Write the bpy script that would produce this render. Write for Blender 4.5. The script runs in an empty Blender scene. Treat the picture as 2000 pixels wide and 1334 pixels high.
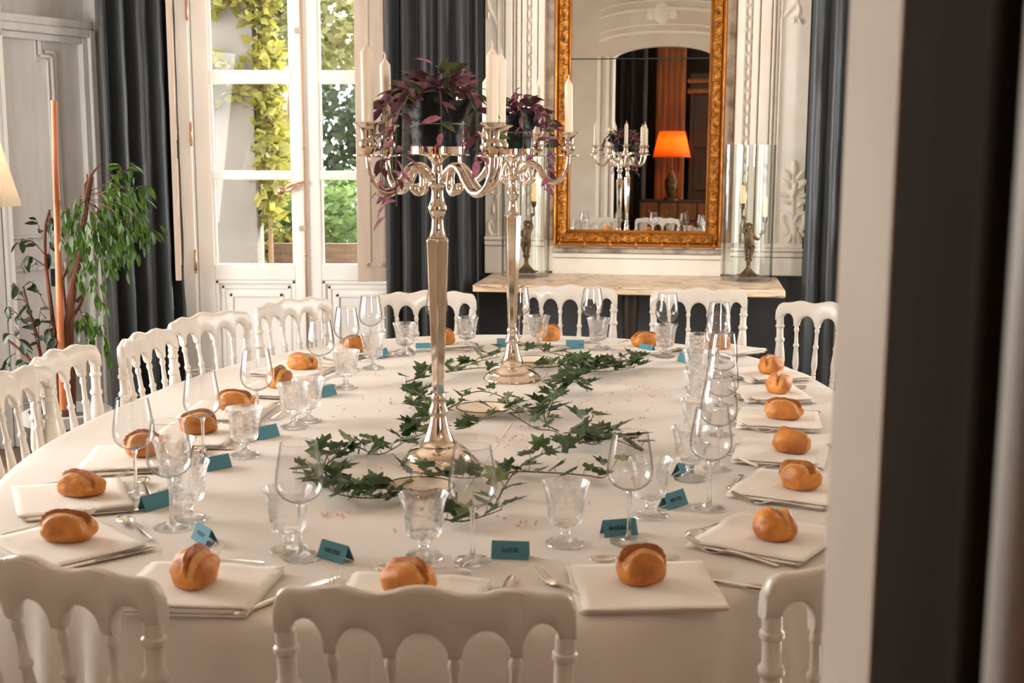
import bpy, math, random
from mathutils import Vector, Matrix, noise
R = math.radians
sin, cos, pi = math.sin, math.cos, math.pi
SC = bpy.context.scene
COL = SC.collection
random.seed(7)

# ------------------------------------------------------------------ camera, sky, sun, window light, added fill light, exposure
F = 2400.0; H = 1.485; ROLL = 0.004
PITCH = math.atan(367 / F)
fw = Vector((0, cos(PITCH), -sin(PITCH))); rt = Vector((1, 0, 0)); up = rt.cross(fw)
r2 = rt * cos(ROLL) + up * sin(ROLL); u2 = up * cos(ROLL) - rt * sin(ROLL)
CAM = Matrix((r2, u2, -fw)).transposed()
cd = bpy.data.cameras.new('camera'); cam = bpy.data.objects.new('camera', cd); COL.objects.link(cam)
cam.matrix_world = Matrix.Translation((0, 0, H)) @ CAM.to_4x4()
cd.sensor_width = 36; cd.lens = F / 2000 * 36; cd.clip_start = .02; cd.clip_end = 200
cd.dof.use_dof = True; cd.dof.focus_distance = 4.0; cd.dof.aperture_fstop = 7.0
SC.camera = cam
vs = SC.view_settings
vs.view_transform = 'Standard'; vs.look = 'None'; vs.gamma = 1; vs.use_curve_mapping = False
vs.exposure = 0.52
SC.cycles.transparent_max_bounces = 40; SC.cycles.max_bounces = 16; SC.cycles.transmission_bounces = 16
W = bpy.data.worlds.new('sky'); SC.world = W; W.use_nodes = True
bg = W.node_tree.nodes['Background']; bg.inputs[0].default_value = (1, .985, .96, 1); bg.inputs[1].default_value = 6.5
def light(name, kind, loc, aim, power, color, size=None, sy=None, angle=None):
    l = bpy.data.lights.new(name, kind); l.energy = power; l.color = color
    if size: l.shape = 'RECTANGLE'; l.size = size; l.size_y = sy
    if angle: l.angle = angle
    o = bpy.data.objects.new(name, l); COL.objects.link(o); o.location = loc
    o.rotation_euler = (Vector(aim) - Vector(loc)).to_track_quat('-Z', 'Y').to_euler(); return o
light('sun', 'SUN', (2, 9, 6), (2 - .62, 9 - .80, 6 - .55), 9.0, (1, .93, .82), angle=R(1.5))
light('left_window_daylight', 'AREA', (-3.14, 3.85, 1.6), (-.6, 5.3, 1.1), 60, (1, .975, .945), 2.4, 1.5)
light('right_fill_light', 'AREA', (2.96, 5.1, 1.6), (-.8, 5.0, 1.0), 13, (1, .97, .94), 1.6, 1.5)  # added fill with no seen source, brightens the back of the room
light('rear_room_fill_light', 'AREA', (1.9, -1.76, 1.6), (-.2, 6.6, 1.3), 255, (1, .97, .93), 1.0, 1.7)  # added fill light behind the camera, brightens the overmantel past the front table
pt = light('french_window_portal', 'AREA', (-1.17, 7.10, 1.85), (-1.17, 0, 1.85), 1, (1, 1, 1), 1.3, 2.2); pt.data.cycles.is_portal = True
def ray(u, v):
    return (CAM @ Vector(((u - 1000) / F, -(v - 667) / F, -1)))
CP = Vector((0, 0, H))
def at_z(u, v, z): d = ray(u, v); return CP + d * ((z - H) / d.z)
def at_y(u, v, y): d = ray(u, v); return CP + d * (y / d.y)
BETA = R(8.5)
WD = Vector((cos(BETA), -sin(BETA), 0)); WN = Vector((-sin(BETA), -cos(BETA), 0)); W0 = Vector((.67, 6.75, 0))
def on_wall(u, v, off=0):
    d = ray(u, v); p0 = W0 + WN * off
    P = CP + d * ((p0 - CP).dot(WN) / d.dot(WN)); return (P - p0).dot(WD), P.z
def wp(s, off, z): return W0 + WD * s + WN * off + Vector((0, 0, z))
WALLROT = -BETA

# ------------------------------------------------------------------ materials
MATS = {}
def lin(c): return tuple(((x / 255) / 12.92 if x / 255 <= .04045 else ((x / 255 + .055) / 1.055) ** 2.4) for x in c)
def mat(name, c, rough=.5, metal=0, c2=None, scale=8, detail=4, bump=0, bscale=40, spec=.5, stretch=None, coat=0, sheen=0, trans=0, ramp=(.35, .65), subs=0, objrand=0, wave=None):
    m = bpy.data.materials.new(name); m.use_nodes = True; n = m.node_tree.nodes; L = m.node_tree.links
    b = n['Principled BSDF']; b.inputs['Roughness'].default_value = rough; b.inputs['Metallic'].default_value = metal
    b.inputs['Specular IOR Level'].default_value = spec
    b.inputs['Base Color'].default_value = (*c, 1)
    if coat: b.inputs['Coat Weight'].default_value = coat
    if sheen: b.inputs['Sheen Weight'].default_value = sheen
    if subs: b.inputs['Subsurface Weight'].default_value = subs; b.inputs['Subsurface Radius'].default_value = (.02, .012, .006); b.inputs['Subsurface Scale'].default_value = .5
    tc = n.new('ShaderNodeTexCoord'); mp = n.new('ShaderNodeMapping'); L.new(tc.outputs['Object'], mp.inputs[0])
    if stretch: mp.inputs['Scale'].default_value = stretch
    last = None
    if c2:
        t = n.new('ShaderNodeTexNoise'); t.inputs['Scale'].default_value = scale; t.inputs['Detail'].default_value = detail; L.new(mp.outputs[0], t.inputs['Vector'])
        r = n.new('ShaderNodeValToRGB'); r.color_ramp.elements[0].position = ramp[0]; r.color_ramp.elements[1].position = ramp[1]
        r.color_ramp.elements[0].color = (*c, 1); r.color_ramp.elements[1].color = (*c2, 1)
        L.new(t.outputs[0], r.inputs[0]); last = r.outputs[0]
        L.new(last, b.inputs['Base Color'])
    if objrand:
        oi = n.new('ShaderNodeObjectInfo'); hs = n.new('ShaderNodeHueSaturation'); mr = n.new('ShaderNodeMapRange')
        mr.inputs[3].default_value = 1 - objrand; mr.inputs[4].default_value = 1 + objrand
        L.new(oi.outputs['Random'], mr.inputs[0]); L.new(mr.outputs[0], hs.inputs['Value'])
        if last: L.new(last, hs.inputs['Color'])
        else: hs.inputs['Color'].default_value = (*c, 1)
        L.new(hs.outputs[0], b.inputs['Base Color'])
    if bump:
        t2 = n.new('ShaderNodeTexNoise'); t2.inputs['Scale'].default_value = bscale; t2.inputs['Detail'].default_value = 6; L.new(mp.outputs[0], t2.inputs['Vector'])
        bp = n.new('ShaderNodeBump'); bp.inputs['Strength'].default_value = bump; bp.inputs['Distance'].default_value = .01
        L.new(t2.outputs[0], bp.inputs['Height']); L.new(bp.outputs[0], b.inputs['Normal'])
    if trans:   # thin translucent sheet (leaf, lampshade cloth)
        tr = n.new('ShaderNodeBsdfTranslucent'); mx = n.new('ShaderNodeMixShader'); mx.inputs[0].default_value = trans
        if b.inputs['Base Color'].links: L.new(b.inputs['Base Color'].links[0].from_socket, tr.inputs[0])
        else: tr.inputs[0].default_value = (*c, 1)
        L.new(b.outputs[0], mx.inputs[1]); L.new(tr.outputs[0], mx.inputs[2]); L.new(mx.outputs[0], n['Material Output'].inputs[0])
    MATS[name] = m; return m
def thin_glass(name, tint=(1, 1, 1), refl=1.0, edge=1.0):
    m = bpy.data.materials.new(name); m.use_nodes = True; n = m.node_tree.nodes; L = m.node_tree.links
    n.remove(n['Principled BSDF'])
    t = n.new('ShaderNodeBsdfTransparent'); t.inputs[0].default_value = (*tint, 1)
    lw = n.new('ShaderNodeLayerWeight'); lw.inputs[0].default_value = .5; rp = n.new('ShaderNodeValToRGB'); e = rp.color_ramp.elements
    e[0].position = .55; e[0].color = (*tint, 1); e[1].position = 1; e[1].color = (tint[0] * edge, tint[1] * edge, tint[2] * edge, 1)
    L.new(lw.outputs['Facing'], rp.inputs[0]); L.new(rp.outputs[0], t.inputs[0])
    g = n.new('ShaderNodeBsdfGlossy'); g.inputs['Roughness'].default_value = .02
    f = n.new('ShaderNodeLayerWeight'); f.inputs[0].default_value = .5
    pw = n.new('ShaderNodeMath'); pw.operation = 'POWER'; pw.inputs[1].default_value = 4.5; L.new(f.outputs['Facing'], pw.inputs[0])
    mu = n.new('ShaderNodeMath'); mu.operation = 'MULTIPLY_ADD'; mu.inputs[1].default_value = .75 * refl; mu.inputs[2].default_value = .04 * refl; mu.use_clamp = True
    mx = n.new('ShaderNodeMixShader'); L.new(pw.outputs[0], mu.inputs[0]); L.new(mu.outputs[0], mx.inputs[0])
    L.new(t.outputs[0], mx.inputs[1]); L.new(g.outputs[0], mx.inputs[2]); L.new(mx.outputs[0], n['Material Output'].inputs[0])
    MATS[name] = m; return m
def solid_glass(name, bump=0, bscale=60, rough=0, col=(1, 1, 1)):
    m = bpy.data.materials.new(name); m.use_nodes = True; n = m.node_tree.nodes; L = m.node_tree.links
    n.remove(n['Principled BSDF'])
    g = n.new('ShaderNodeBsdfGlass'); g.inputs['IOR'].default_value = 1.48; g.inputs['Roughness'].default_value = rough; g.inputs[0].default_value = (*col, 1)
    t = n.new('ShaderNodeBsdfTransparent'); mx = n.new('ShaderNodeMixShader'); mx.inputs[0].default_value = .25
    L.new(g.outputs[0], mx.inputs[1]); L.new(t.outputs[0], mx.inputs[2]); L.new(mx.outputs[0], n['Material Output'].inputs[0])
    if bump:
        tc = n.new('ShaderNodeTexCoord'); t2 = n.new('ShaderNodeTexVoronoi'); t2.inputs['Scale'].default_value = bscale; L.new(tc.outputs['Object'], t2.inputs['Vector'])
        t2.feature = 'SMOOTH_F1'
        bp = n.new('ShaderNodeBump'); bp.inputs['Strength'].default_value = bump; bp.inputs['Distance'].default_value = .004
        L.new(t2.outputs[0], bp.inputs['Height']); L.new(bp.outputs[0], g.inputs['Normal'])
    MATS[name] = m; return m

mat('cream_wall', lin((226, 212, 194)), .75, c2=lin((214, 198, 178)), scale=3, bump=.08, bscale=60)
mat('cream_plaster', lin((242, 234, 223)), .6, c2=lin((235, 225, 211)), scale=9, bump=.06, bscale=80)
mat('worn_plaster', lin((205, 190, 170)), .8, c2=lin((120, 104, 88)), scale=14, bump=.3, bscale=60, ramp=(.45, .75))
mat('slate_wall', lin((72, 74, 76)), .7, c2=lin((66, 67, 68)), scale=5, bump=.1, bscale=200)
mat('grey_paint', lin((194, 191, 186)), .45, c2=lin((184, 180, 175)), scale=6, bump=.06, bscale=50, stretch=(4, 4, .5))
mat('white_paint', lin((246, 243, 238)), .4, bump=.04, bscale=60)
mat('shutter_paint', lin((196, 178, 160)), .5, c2=lin((182, 164, 146)), scale=6, stretch=(4, 4, .4), bump=.05)
mat('chair_paint', lin((214, 205, 194)), .28, bump=.03, bscale=50, coat=.15)
mat('cloth', lin((220, 211, 201)), .85, bump=.12, bscale=300, sheen=.1)
mat('napkin_cloth', lin((231, 222, 211)), .85, bump=.15, bscale=350, sheen=.1)
mat('curtain_cloth', lin((56, 60, 62)), .45, c2=lin((46, 49, 51)), scale=3, stretch=(5, 5, .3), bump=.08, bscale=260, sheen=.2)
mat('dark_brown', lin((40, 32, 24)), .8, c2=lin((32, 26, 20)), scale=3, spec=.08, stretch=(6, 6, .4), bump=.05)
mat('jamb_paint', lin((216, 204, 190)), .6, c2=lin((206, 192, 176)), scale=4, bump=.05)
mat('silver', (.80, .69, .585), .06, 1, bump=.015, bscale=18)
mat('steel', (.72, .66, .60), .16, 1)
mat('black_iron', (.012, .011, .01), .4, .3)
mat('brass', (.62, .42, .29), .3, 1)
mat('gilt', lin((192, 126, 42)), .38, .55, c2=lin((126, 74, 20)), scale=40, bump=.2, bscale=160)
mat('gilt_smooth', lin((198, 128, 46)), .34, .6, c2=lin((158, 94, 30)), scale=8, bump=.08, bscale=40)
mat('mirror', (.86, .85, .82), .0, 1)
mat('mirror_lower', (.80, .81, .78), .0, 1)
mat('bronze', lin((122, 96, 66)), .42, .7, c2=lin((70, 54, 38)), scale=30, bump=.1)
mat('wax', lin((240, 224, 200)), .45, subs=.25)
mat('wax_yellow', lin((240, 200, 140)), .5, subs=.2)
mat('wick', (.05, .04, .03), .9)
mat('black_wrap', (.004, .0045, .005), .45, spec=.18, bump=.35, bscale=22)
mat('soil', (.03, .02, .012), .95, bump=.5, bscale=90)
mat('purple_leaf', lin((92, 44, 62)), .4, c2=lin((70, 62, 48)), scale=25, ramp=(.4, .62), trans=.25, objrand=.35)
mat('pink_leaf', lin((176, 110, 128)), .4, c2=lin((116, 58, 82)), scale=40, ramp=(.4, .6), trans=.3, objrand=.2)
mat('green_leaf', lin((58, 70, 40)), .4, c2=lin((98, 110, 66)), scale=30, trans=.2, objrand=.25)
mat('ivy_leaf', lin((38, 62, 28)), .38, c2=lin((70, 92, 48)), scale=45, ramp=(.42, .7), trans=.15, objrand=.35)
mat('ivy_pale', lin((126, 138, 92)), .45, c2=lin((86, 104, 62)), scale=45, trans=.15, objrand=.2)
mat('ivy_stem', lin((112, 74, 44)), .6, c2=lin((74, 78, 44)), scale=20)
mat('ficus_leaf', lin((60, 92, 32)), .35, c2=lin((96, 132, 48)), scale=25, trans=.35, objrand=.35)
mat('ficus_dark', lin((40, 56, 36)), .38, c2=lin((30, 44, 30)), scale=20, trans=.2, objrand=.3)  # lit crown and darker left branches are put into the two leaf colours
mat('bark', lin((118, 66, 40)), .8, c2=lin((70, 40, 28)), scale=20, stretch=(1, 1, .25), bump=.4, bscale=30)
mat('bamboo', lin((196, 118, 70)), .4, c2=lin((172, 92, 52)), scale=10, stretch=(3, 3, .5))
mat('pot_dark', lin((40, 42, 46)), .35)
mat('pot_rim', lin((150, 146, 142)), .4)
mm = mat('marble', lin((230, 208, 180)), .3, c2=lin((196, 160, 126)), scale=5, detail=9, stretch=(1.2, 3, 6), ramp=(.45, .7))
n = mm.node_tree.nodes; L = mm.node_tree.links
tn = n.new('ShaderNodeTexNoise'); tn.inputs['Scale'].default_value = 2.2; tn.inputs['Detail'].default_value = 7; tn.inputs['Distortion'].default_value = 1.6; L.new([x for x in n if x.type == 'MAPPING'][0].outputs[0], tn.inputs['Vector'])
r_ = n.new('ShaderNodeValToRGB'); e = r_.color_ramp.elements; e[0].position = .465; e[1].position = .535; e[0].color = (0, 0, 0, 1); e[1].color = (0, 0, 0, 1); q_ = r_.color_ramp.elements.new(.5); q_.color = (.9, .9, .9, 1)
L.new(tn.outputs[0], r_.inputs[0]); mx = n.new('ShaderNodeMix'); mx.data_type = 'RGBA'; L.new(r_.outputs[0], mx.inputs[0]); bs = n['Principled BSDF']; L.new(bs.inputs['Base Color'].links[0].from_socket, mx.inputs[6]); mx.inputs[7].default_value = (*lin((120, 84, 60)), 1); L.new(mx.outputs[2], bs.inputs['Base Color'])
mat('crust', lin((220, 142, 60)), .48, c2=lin((158, 86, 32)), scale=15, ramp=(.40, .68), bump=.15, bscale=90, objrand=.14)
mat('crust_dark', lin((184, 108, 44)), .45, c2=lin((146, 80, 30)), scale=30, bump=.15, bscale=90, objrand=.14)
mat('crumb', lin((222, 168, 104)), .8, c2=lin((200, 140, 78)), scale=50, bump=.35, bscale=140, objrand=.1)
mat('card', lin((80, 136, 152)), .8, bump=.05, bscale=300)
mat('ink', (.008, .02, .03), .7)
mat('porcelain', lin((238, 222, 200)), .2, coat=.3)
mat('rim_gold', lin((110, 66, 42)), .35, .5)
mat('pink_bead', lin((250, 218, 208)), .1, coat=.5, trans=.3)
mat('lampshade', lin((244, 232, 214)), .8, trans=.45, bump=.1, bscale=200, stretch=(1, 1, .1))
mat('amber_shade', lin((250, 170, 70)), .8, trans=.6)
mat('oak', lin((150, 92, 44)), .45, c2=lin((112, 62, 26)), scale=6, stretch=(5, 5, .3), bump=.05)
mat('black_cloth', lin((24, 24, 25)), .7, sheen=.1)
mat('dark_oak', lin((62, 46, 32)), .45, c2=lin((44, 32, 22)), scale=6, stretch=(5, 5, .4), bump=.05)
mat('parquet', lin((118, 96, 74)), .35, c2=lin((92, 72, 54)), scale=5, stretch=(1, 8, 1))
mat('stucco', lin((106, 103, 98)), .9, c2=lin((98, 95, 90)), scale=3, bump=.2, bscale=30)
mat('gravel', lin((140, 124, 102)), .95, c2=lin((112, 96, 76)), scale=40, bump=.4, bscale=80)
mat('lawn', lin((80, 94, 50)), .9, c2=lin((116, 112, 66)), scale=12, bump=.4, bscale=60)
mat('yellow_foliage', lin((142, 138, 64)), .6, c2=lin((112, 112, 50)), scale=3, trans=.45)
mat('pale_foliage', lin((166, 164, 120)), .6, c2=lin((130, 136, 84)), scale=3, trans=.5)
mat('dark_foliage', lin((74, 88, 62)), .6, c2=lin((50, 66, 46)), scale=3, trans=.3)
mat('shrub_foliage', lin((110, 134, 76)), .6, c2=lin((80, 106, 56)), scale=5, trans=.4)
mat('tree_bark', lin((120, 96, 72)), .9, bump=.5, bscale=20)
mat('planter_wood', lin((110, 90, 72)), .8, c2=lin((90, 72, 56)), scale=5, stretch=(1, 6, 6))
thin_glass('pane_glass', refl=.8)
thin_glass('bowl_glass', (.985, .985, .985), refl=1.0, edge=.55)
thin_glass('vase_glass', (.965, .975, .965), refl=.8, edge=.45)
solid_glass('stem_glass')
solid_glass('goblet_glass', bump=.0)
solid_glass('goblet_pattern', bump=.35, bscale=110)
def aluminium(): pass

# ------------------------------------------------------------------ mesh helpers
def T(loc=(0, 0, 0), rz=0, rx=0, ry=0, s=1):
    return Matrix.Translation(loc) @ Matrix.Rotation(rz, 4, 'Z') @ Matrix.Rotation(ry, 4, 'Y') @ Matrix.Rotation(rx, 4, 'X') @ Matrix.Diagonal((s, s, s, 1) if not isinstance(s, tuple) else (*s, 1))
def crom(P, n=6):
    P = [Vector(p) for p in P]; out = []
    for i in range(len(P) - 1):
        a, b, c, d = P[max(i - 1, 0)], P[i], P[i + 1], P[min(i + 2, len(P) - 1)]
        for k in range(n):
            t = k / n
            out.append(.5 * ((2 * b) + (c - a) * t + (2 * a - 5 * b + 4 * c - d) * t * t + (3 * b - a - 3 * c + d) * t ** 3))
    out.append(P[-1]); return out
def link(name, data, m, parent, smooth, bevel=0, solid=0):
    o = bpy.data.objects.new(name, data); COL.objects.link(o)
    if parent: o.parent = parent
    return o
class MB:
    def __init__(s): s.v = []; s.f = []; s.mi = []; s.cur = 0
    def add(s, vs, fs, M=None):
        b = len(s.v); s.v += [tuple(M @ Vector(p)) if M else tuple(p) for p in vs]
        s.f += [tuple(b + i for i in f) for f in fs]; s.mi += [s.cur] * len(fs); return s
    def box(s, x0, x1, y0, y1, z0, z1, M=None):
        return s.add([(x0, y0, z0), (x1, y0, z0), (x1, y1, z0), (x0, y1, z0), (x0, y0, z1), (x1, y0, z1), (x1, y1, z1), (x0, y1, z1)],
                     [(0, 3, 2, 1), (4, 5, 6, 7), (0, 1, 5, 4), (1, 2, 6, 5), (2, 3, 7, 6), (3, 0, 4, 7)], M)
    def lathe(s, prof, seg=24, M=None, cap=True, rot=0):
        n = len(prof); vs = [(r * cos(rot + 2 * pi * k / seg), r * sin(rot + 2 * pi * k / seg), z) for r, z in prof for k in range(seg)]
        fs = [(i * seg + k, i * seg + (k + 1) % seg, (i + 1) * seg + (k + 1) % seg, (i + 1) * seg + k) for i in range(n - 1) for k in range(seg)]
        if cap:
            fs.append(tuple(range(seg - 1, -1, -1))); fs.append(tuple((n - 1) * seg + k for k in range(seg)))
        return s.add(vs, fs, M)
    def tube(s, P, r, seg=8, M=None, flat=1):
        P = [Vector(p) for p in P]; n = len(P); rs = r if isinstance(r, (list, tuple)) else [r] * n
        vs = []; prev = None
        for i, p in enumerate(P):
            t = (P[min(i + 1, n - 1)] - P[max(i - 1, 0)]).normalized()
            if prev is None: a = t.orthogonal().normalized()
            else: a = (prev - t * prev.dot(t)); a = a.normalized() if a.length > 1e-6 else t.orthogonal().normalized()
            prev = a; b = t.cross(a)
            vs += [p + (a * cos(2 * pi * k / seg) + b * sin(2 * pi * k / seg) * flat) * rs[i] for k in range(seg)]
        fs = [(i * seg + k, i * seg + (k + 1) % seg, (i + 1) * seg + (k + 1) % seg, (i + 1) * seg + k) for i in range(n - 1) for k in range(seg)]
        fs.append(tuple(range(seg - 1, -1, -1))); fs.append(tuple((n - 1) * seg + k for k in range(seg)))
        return s.add(vs, fs, M)
    def ball(s, c, r, seg=12, rings=8, M=None):
        r = r if isinstance(r, (list, tuple)) else (r, r, r)
        pr = [(max(sin(pi * i / rings), .001), -cos(pi * i / rings)) for i in range(rings + 1)]
        L = T(c, s=tuple(r)); return s.lathe(pr, seg, (M @ L) if M else L, cap=False)
    def grid(s, fn, nu, nv, M=None, cu=False):
        vs = [fn(i / nu, j / nv) for j in range(nv + 1) for i in range(nu + (0 if cu else 1))]; w = nu if cu else nu + 1
        fs = [(j * w + i, j * w + (i + 1) % w, (j + 1) * w + (i + 1) % w, (j + 1) * w + i) for j in range(nv) for i in range(nu)]
        return s.add(vs, fs, M)
    def prism(s, poly, y0, y1, M=None):   # polygon in x,z extruded along y
        n = len(poly); vs = [(x, y0, z) for x, z in poly] + [(x, y1, z) for x, z in poly]
        fs = [tuple(range(n)), tuple(range(2 * n - 1, n - 1, -1))] + [(i, i + n, (i + 1) % n + n, (i + 1) % n) for i in range(n)]
        return s.add(vs, fs, M)
    def mesh(s, name, m, smooth=40):
        me = bpy.data.meshes.new(name); me.from_pydata(s.v, [], s.f)
        for x in (m if isinstance(m, (list, tuple)) else [m]): me.materials.append(MATS[x])
        if any(s.mi): me.polygons.foreach_set('material_index', s.mi)
        if smooth:
            me.polygons.foreach_set('use_smooth', [True] * len(me.polygons)); me.update(); me.set_sharp_from_angle(angle=R(smooth))
        me.update(); return me
    def build(s, name, m, parent=None, smooth=40, bevel=0, solid=0, M=None):
        o = bpy.data.objects.new(name, s.mesh(name, m, smooth)); COL.objects.link(o)
        if parent: o.parent = parent
        if M: o.matrix_local = M
        if bevel:
            b = o.modifiers.new('edge', 'BEVEL'); b.width = bevel; b.segments = 2; b.limit_method = 'ANGLE'
        if solid:
            b = o.modifiers.new('thick', 'SOLIDIFY'); b.thickness = solid; b.offset = 0
        return o
def empty(name, loc=(0, 0, 0), rz=0):
    o = bpy.data.objects.new(name, None); COL.objects.link(o); o.location = loc; o.rotation_euler = (0, 0, rz); o.empty_display_size = .1; return o
def tag(o, label=None, cat=None, group=None, kind=None):
    if label: o['label'] = label
    if cat: o['category'] = cat
    if group: o['group'] = group
    if kind: o['kind'] = kind
    return o
def structure(o): o['kind'] = 'structure'; return o
def leafcopy(name, me, parent, M, m=None):
    o = bpy.data.objects.new(name, me); COL.objects.link(o); o.parent = parent; o.matrix_local = M; return o
def copy_tree(o, parent=None):
    c = o.copy(); COL.objects.link(c)
    if parent: c.parent = parent
    for ch in o.children: copy_tree(ch, c)
    return c
def frame_m(o, x, y, z):   # matrix from origin and axes
    return Matrix(((x.x, y.x, z.x, o.x), (x.y, y.y, z.y, o.y), (x.z, y.z, z.z, o.z), (0, 0, 0, 1)))
WM = frame_m(W0, WD, -WN, Vector((0, 0, 1)))     # wall space: x along the wall, -y out into the room, z up
CEIL = 3.3

# ------------------------------------------------------------------ room shell
fl = MB(); fl.box(-3.6, 3.6, -3.2, 8, -.1, 0); structure(fl.build('floor', 'parquet', smooth=0))
c = MB(); c.box(-3.6, 3.6, -3.2, 7.6, CEIL, CEIL + .1); structure(c.build('ceiling', 'cream_wall', smooth=0))
# back wall behind the mirror: slate paint, with cream overmantel in front
b = MB(); b.box(-.95, 2.7, .0, .2, 0, CEIL, WM); structure(b.build('wall_back', 'slate_wall', smooth=0))
# window wall
YW = 6.95
LX, RX = -1.80, -.53          # french window opening
b = MB(); b.box(-2.6, LX - .06, YW - .12, YW + .3, 0, CEIL); b.box(RX + .06, -.2, YW - .12, YW + .3, 0, CEIL); b.box(LX - .06, RX + .06, YW - .12, YW + .3, 2.95, CEIL)
structure(b.build('wall_window', 'cream_wall', smooth=0))
# oblique wall at the left with its grey double door
OD = Vector((sin(R(31.5)), cos(R(31.5)), 0)); ON = Vector((cos(R(31.5)), -sin(R(31.5)), 0)); O0 = Vector((-2.24, 6.62, 0))
OM = frame_m(O0, -OD, -ON, Vector((0, 0, 1)))     # x runs from the corner towards the camera, -y into the room
b = MB(); b.box(-.4, 1.45, .06, .2, 0, CEIL, OM); structure(b.build('wall_oblique', 'grey_paint', smooth=0))
e = O0 - OD * 1.4
b = MB()
for (y0, y1, z0, z1) in ((.75, 2.6, 0, CEIL), (5.1, e.y + .1, 0, CEIL), (2.6, 5.1, 0, .75), (2.6, 5.1, 2.4, CEIL)): b.box(-3.05, -2.93, y0, y1, z0, z1)
structure(b.build('wall_left', 'cream_wall', smooth=0))
b = MB()

for (y0, y1, z0, z1) in ((.75, 4.2, 0, CEIL), (6.0, 6.6, 0, CEIL), (4.2, 6.0, 0, .75), (4.2, 6.0, 2.4, CEIL)): b.box(2.75, 2.87, y0, y1, z0, z1)
structure(b.build('wall_right', 'cream_wall', smooth=0))
def side_window(name, x, y0, y1, M=None, z0=.75):
    m = MB(); z1 = 2.4
    for a, bb in ((y0, y0 + .07), (y1 - .07, y1), ((y0 + y1) / 2 - .05, (y0 + y1) / 2 + .05)): m.box(x - .03, x + .03, a, bb, z0, z1)
    for z in (z0, z0 + .55, 1.88, z1 - .07): m.box(x - .025, x + .025, y0, y1, z, z + .05)
    o = structure(m.build(name, 'white_paint', smooth=0))
    if M: o.matrix_world = M
side_window('window_2', -2.99, 2.6, 5.1); side_window('window_added_front', 0, .55, 2.5, Matrix.Translation((0, .86, 0)) @ Matrix.Rotation(-pi / 2, 4, 'Z'), 1.3); side_window('window_added_right', 2.81, 4.2, 6.0)  # front and right windows are added so extra light can enter
side_window('window_added_rear', 0, 1.3, 2.4, Matrix.Translation((0, -1.7, 0)) @ Matrix.Rotation(-pi / 2, 4, 'Z'))  # unseen window frame added round the rear fill light
b = MB()
for (x0, x1, z0, z1) in ((.95, 1.3, 0, CEIL), (1.3, 2.4, 0, .75), (1.3, 2.4, 2.4, CEIL)): b.box(x0, x1, -1.76, -1.64, z0, z1)
structure(b.build('wall_added_bay', 'dark_brown', smooth=0))  # unseen bay wall, added to hold the rear fill light's opening
# front wall with the arched opening the photograph is taken through
AX0, AX1, FY0, FY1 = -.74, .246, .80, .925
def arch_z(x): t = (x - (AX0 + AX1) / 2) / ((AX1 - AX0) / 2); return 2.44 + .13 * math.sqrt(max(0, 1 - t * t * .95)) - .03
m = MB(); m.box(-3.05, AX0, FY0, FY1, 0, CEIL); m.box(AX1, .55, FY0, FY1, 0, CEIL); m.box(2.5, 2.87, FY0, FY1, 0, CEIL); m.box(.55, 2.5, FY0, FY1, 0, 1.3); m.box(.55, 2.5, FY0, FY1, 2.4, CEIL)  # side opening added so the rear fill light reaches the overmantel
N = 24
for i in range(N):
    xa = AX0 + (AX1 - AX0) * i / N; xb = AX0 + (AX1 - AX0) * (i + 1) / N
    m.add([(xa, FY0, arch_z(xa)), (xb, FY0, arch_z(xb)), (xb, FY0, CEIL), (xa, FY0, CEIL), (xa, FY1, arch_z(xa)), (xb, FY1, arch_z(xb)), (xb, FY1, CEIL), (xa, FY1, CEIL)],
          [(0, 1, 2, 3), (7, 6, 5, 4), (0, 4, 5, 1), (3, 2, 6, 7)])
wf = structure(m.build('wall_front', 'jamb_paint', smooth=0))
for k, (dz, rr) in enumerate(((.10, .016), (.17, .010), (.32, .018), (.40, .010))):
    P = [(AX0 - .14 + (AX1 - AX0 + .28) * i / 20, FY1 + .004, 2.46 + dz + .12 * math.sqrt(max(0, 1 - ((i - 10) / 10.5) ** 2))) for i in range(21)]
    t = MB(); t.tube(P, rr, 6); t.build('arch_moulding', 'cream_plaster', wf)
for x in (AX0 - .16, AX0 - .07): t = MB(); t.box(x, x + .04, FY1 - .01, FY1 + .02, 0, 2.45); t.build('casing_strip', 'cream_plaster', wf, smooth=0, bevel=.004)
t = MB(); t.ball((-.25, FY1, 2.86), (.09, .03, .11)); t.ball((-.36, FY1, 2.84), (.05, .02, .05)); t.ball((-.14, FY1, 2.84), (.05, .02, .05)); t.build('cartouche', 'cream_plaster', wf)
# room behind the camera (seen only in the mirror)
b = MB(); b.box(-2.4, 2.4, -3.1, -3.0, 0, CEIL); structure(b.build('wall_rear', 'dark_oak', smooth=0))
b = MB(); b.box(-2.5, -2.4, -3.1, .79, 0, CEIL); b.box(2.4, 2.5, -3.1, .79, 0, CEIL); structure(b.build('wall_side', 'dark_brown', smooth=0))
# baseboards
b = MB(); b.box(-.9, 2.6, -.02, 0, 0, .14, WM); structure(b.build('baseboard_back', 'slate_wall', smooth=0, bevel=.004))

# dark door leaf opened against the doorway at the right of the lens
d = empty('door_1', (AX1 + .003, FY0 - .001, 0)); structure(d)
m = MB(); m.box(-.002, .04, -.72, 0, .01, 2.4); m.build('door_leaf', 'dark_brown', d, smooth=0, bevel=.004)
for yy in (-.235, -.175):
    m = MB(); m.tube([(-.002, yy, .02), (-.002, yy, 2.39)], .011 if yy > -.2 else .017, 10); m.build('door_moulding', 'grey_paint' if yy < -.2 else 'dark_brown', d)  # the grey moulding colours in a vertical highlight on the dark leaf

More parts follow.
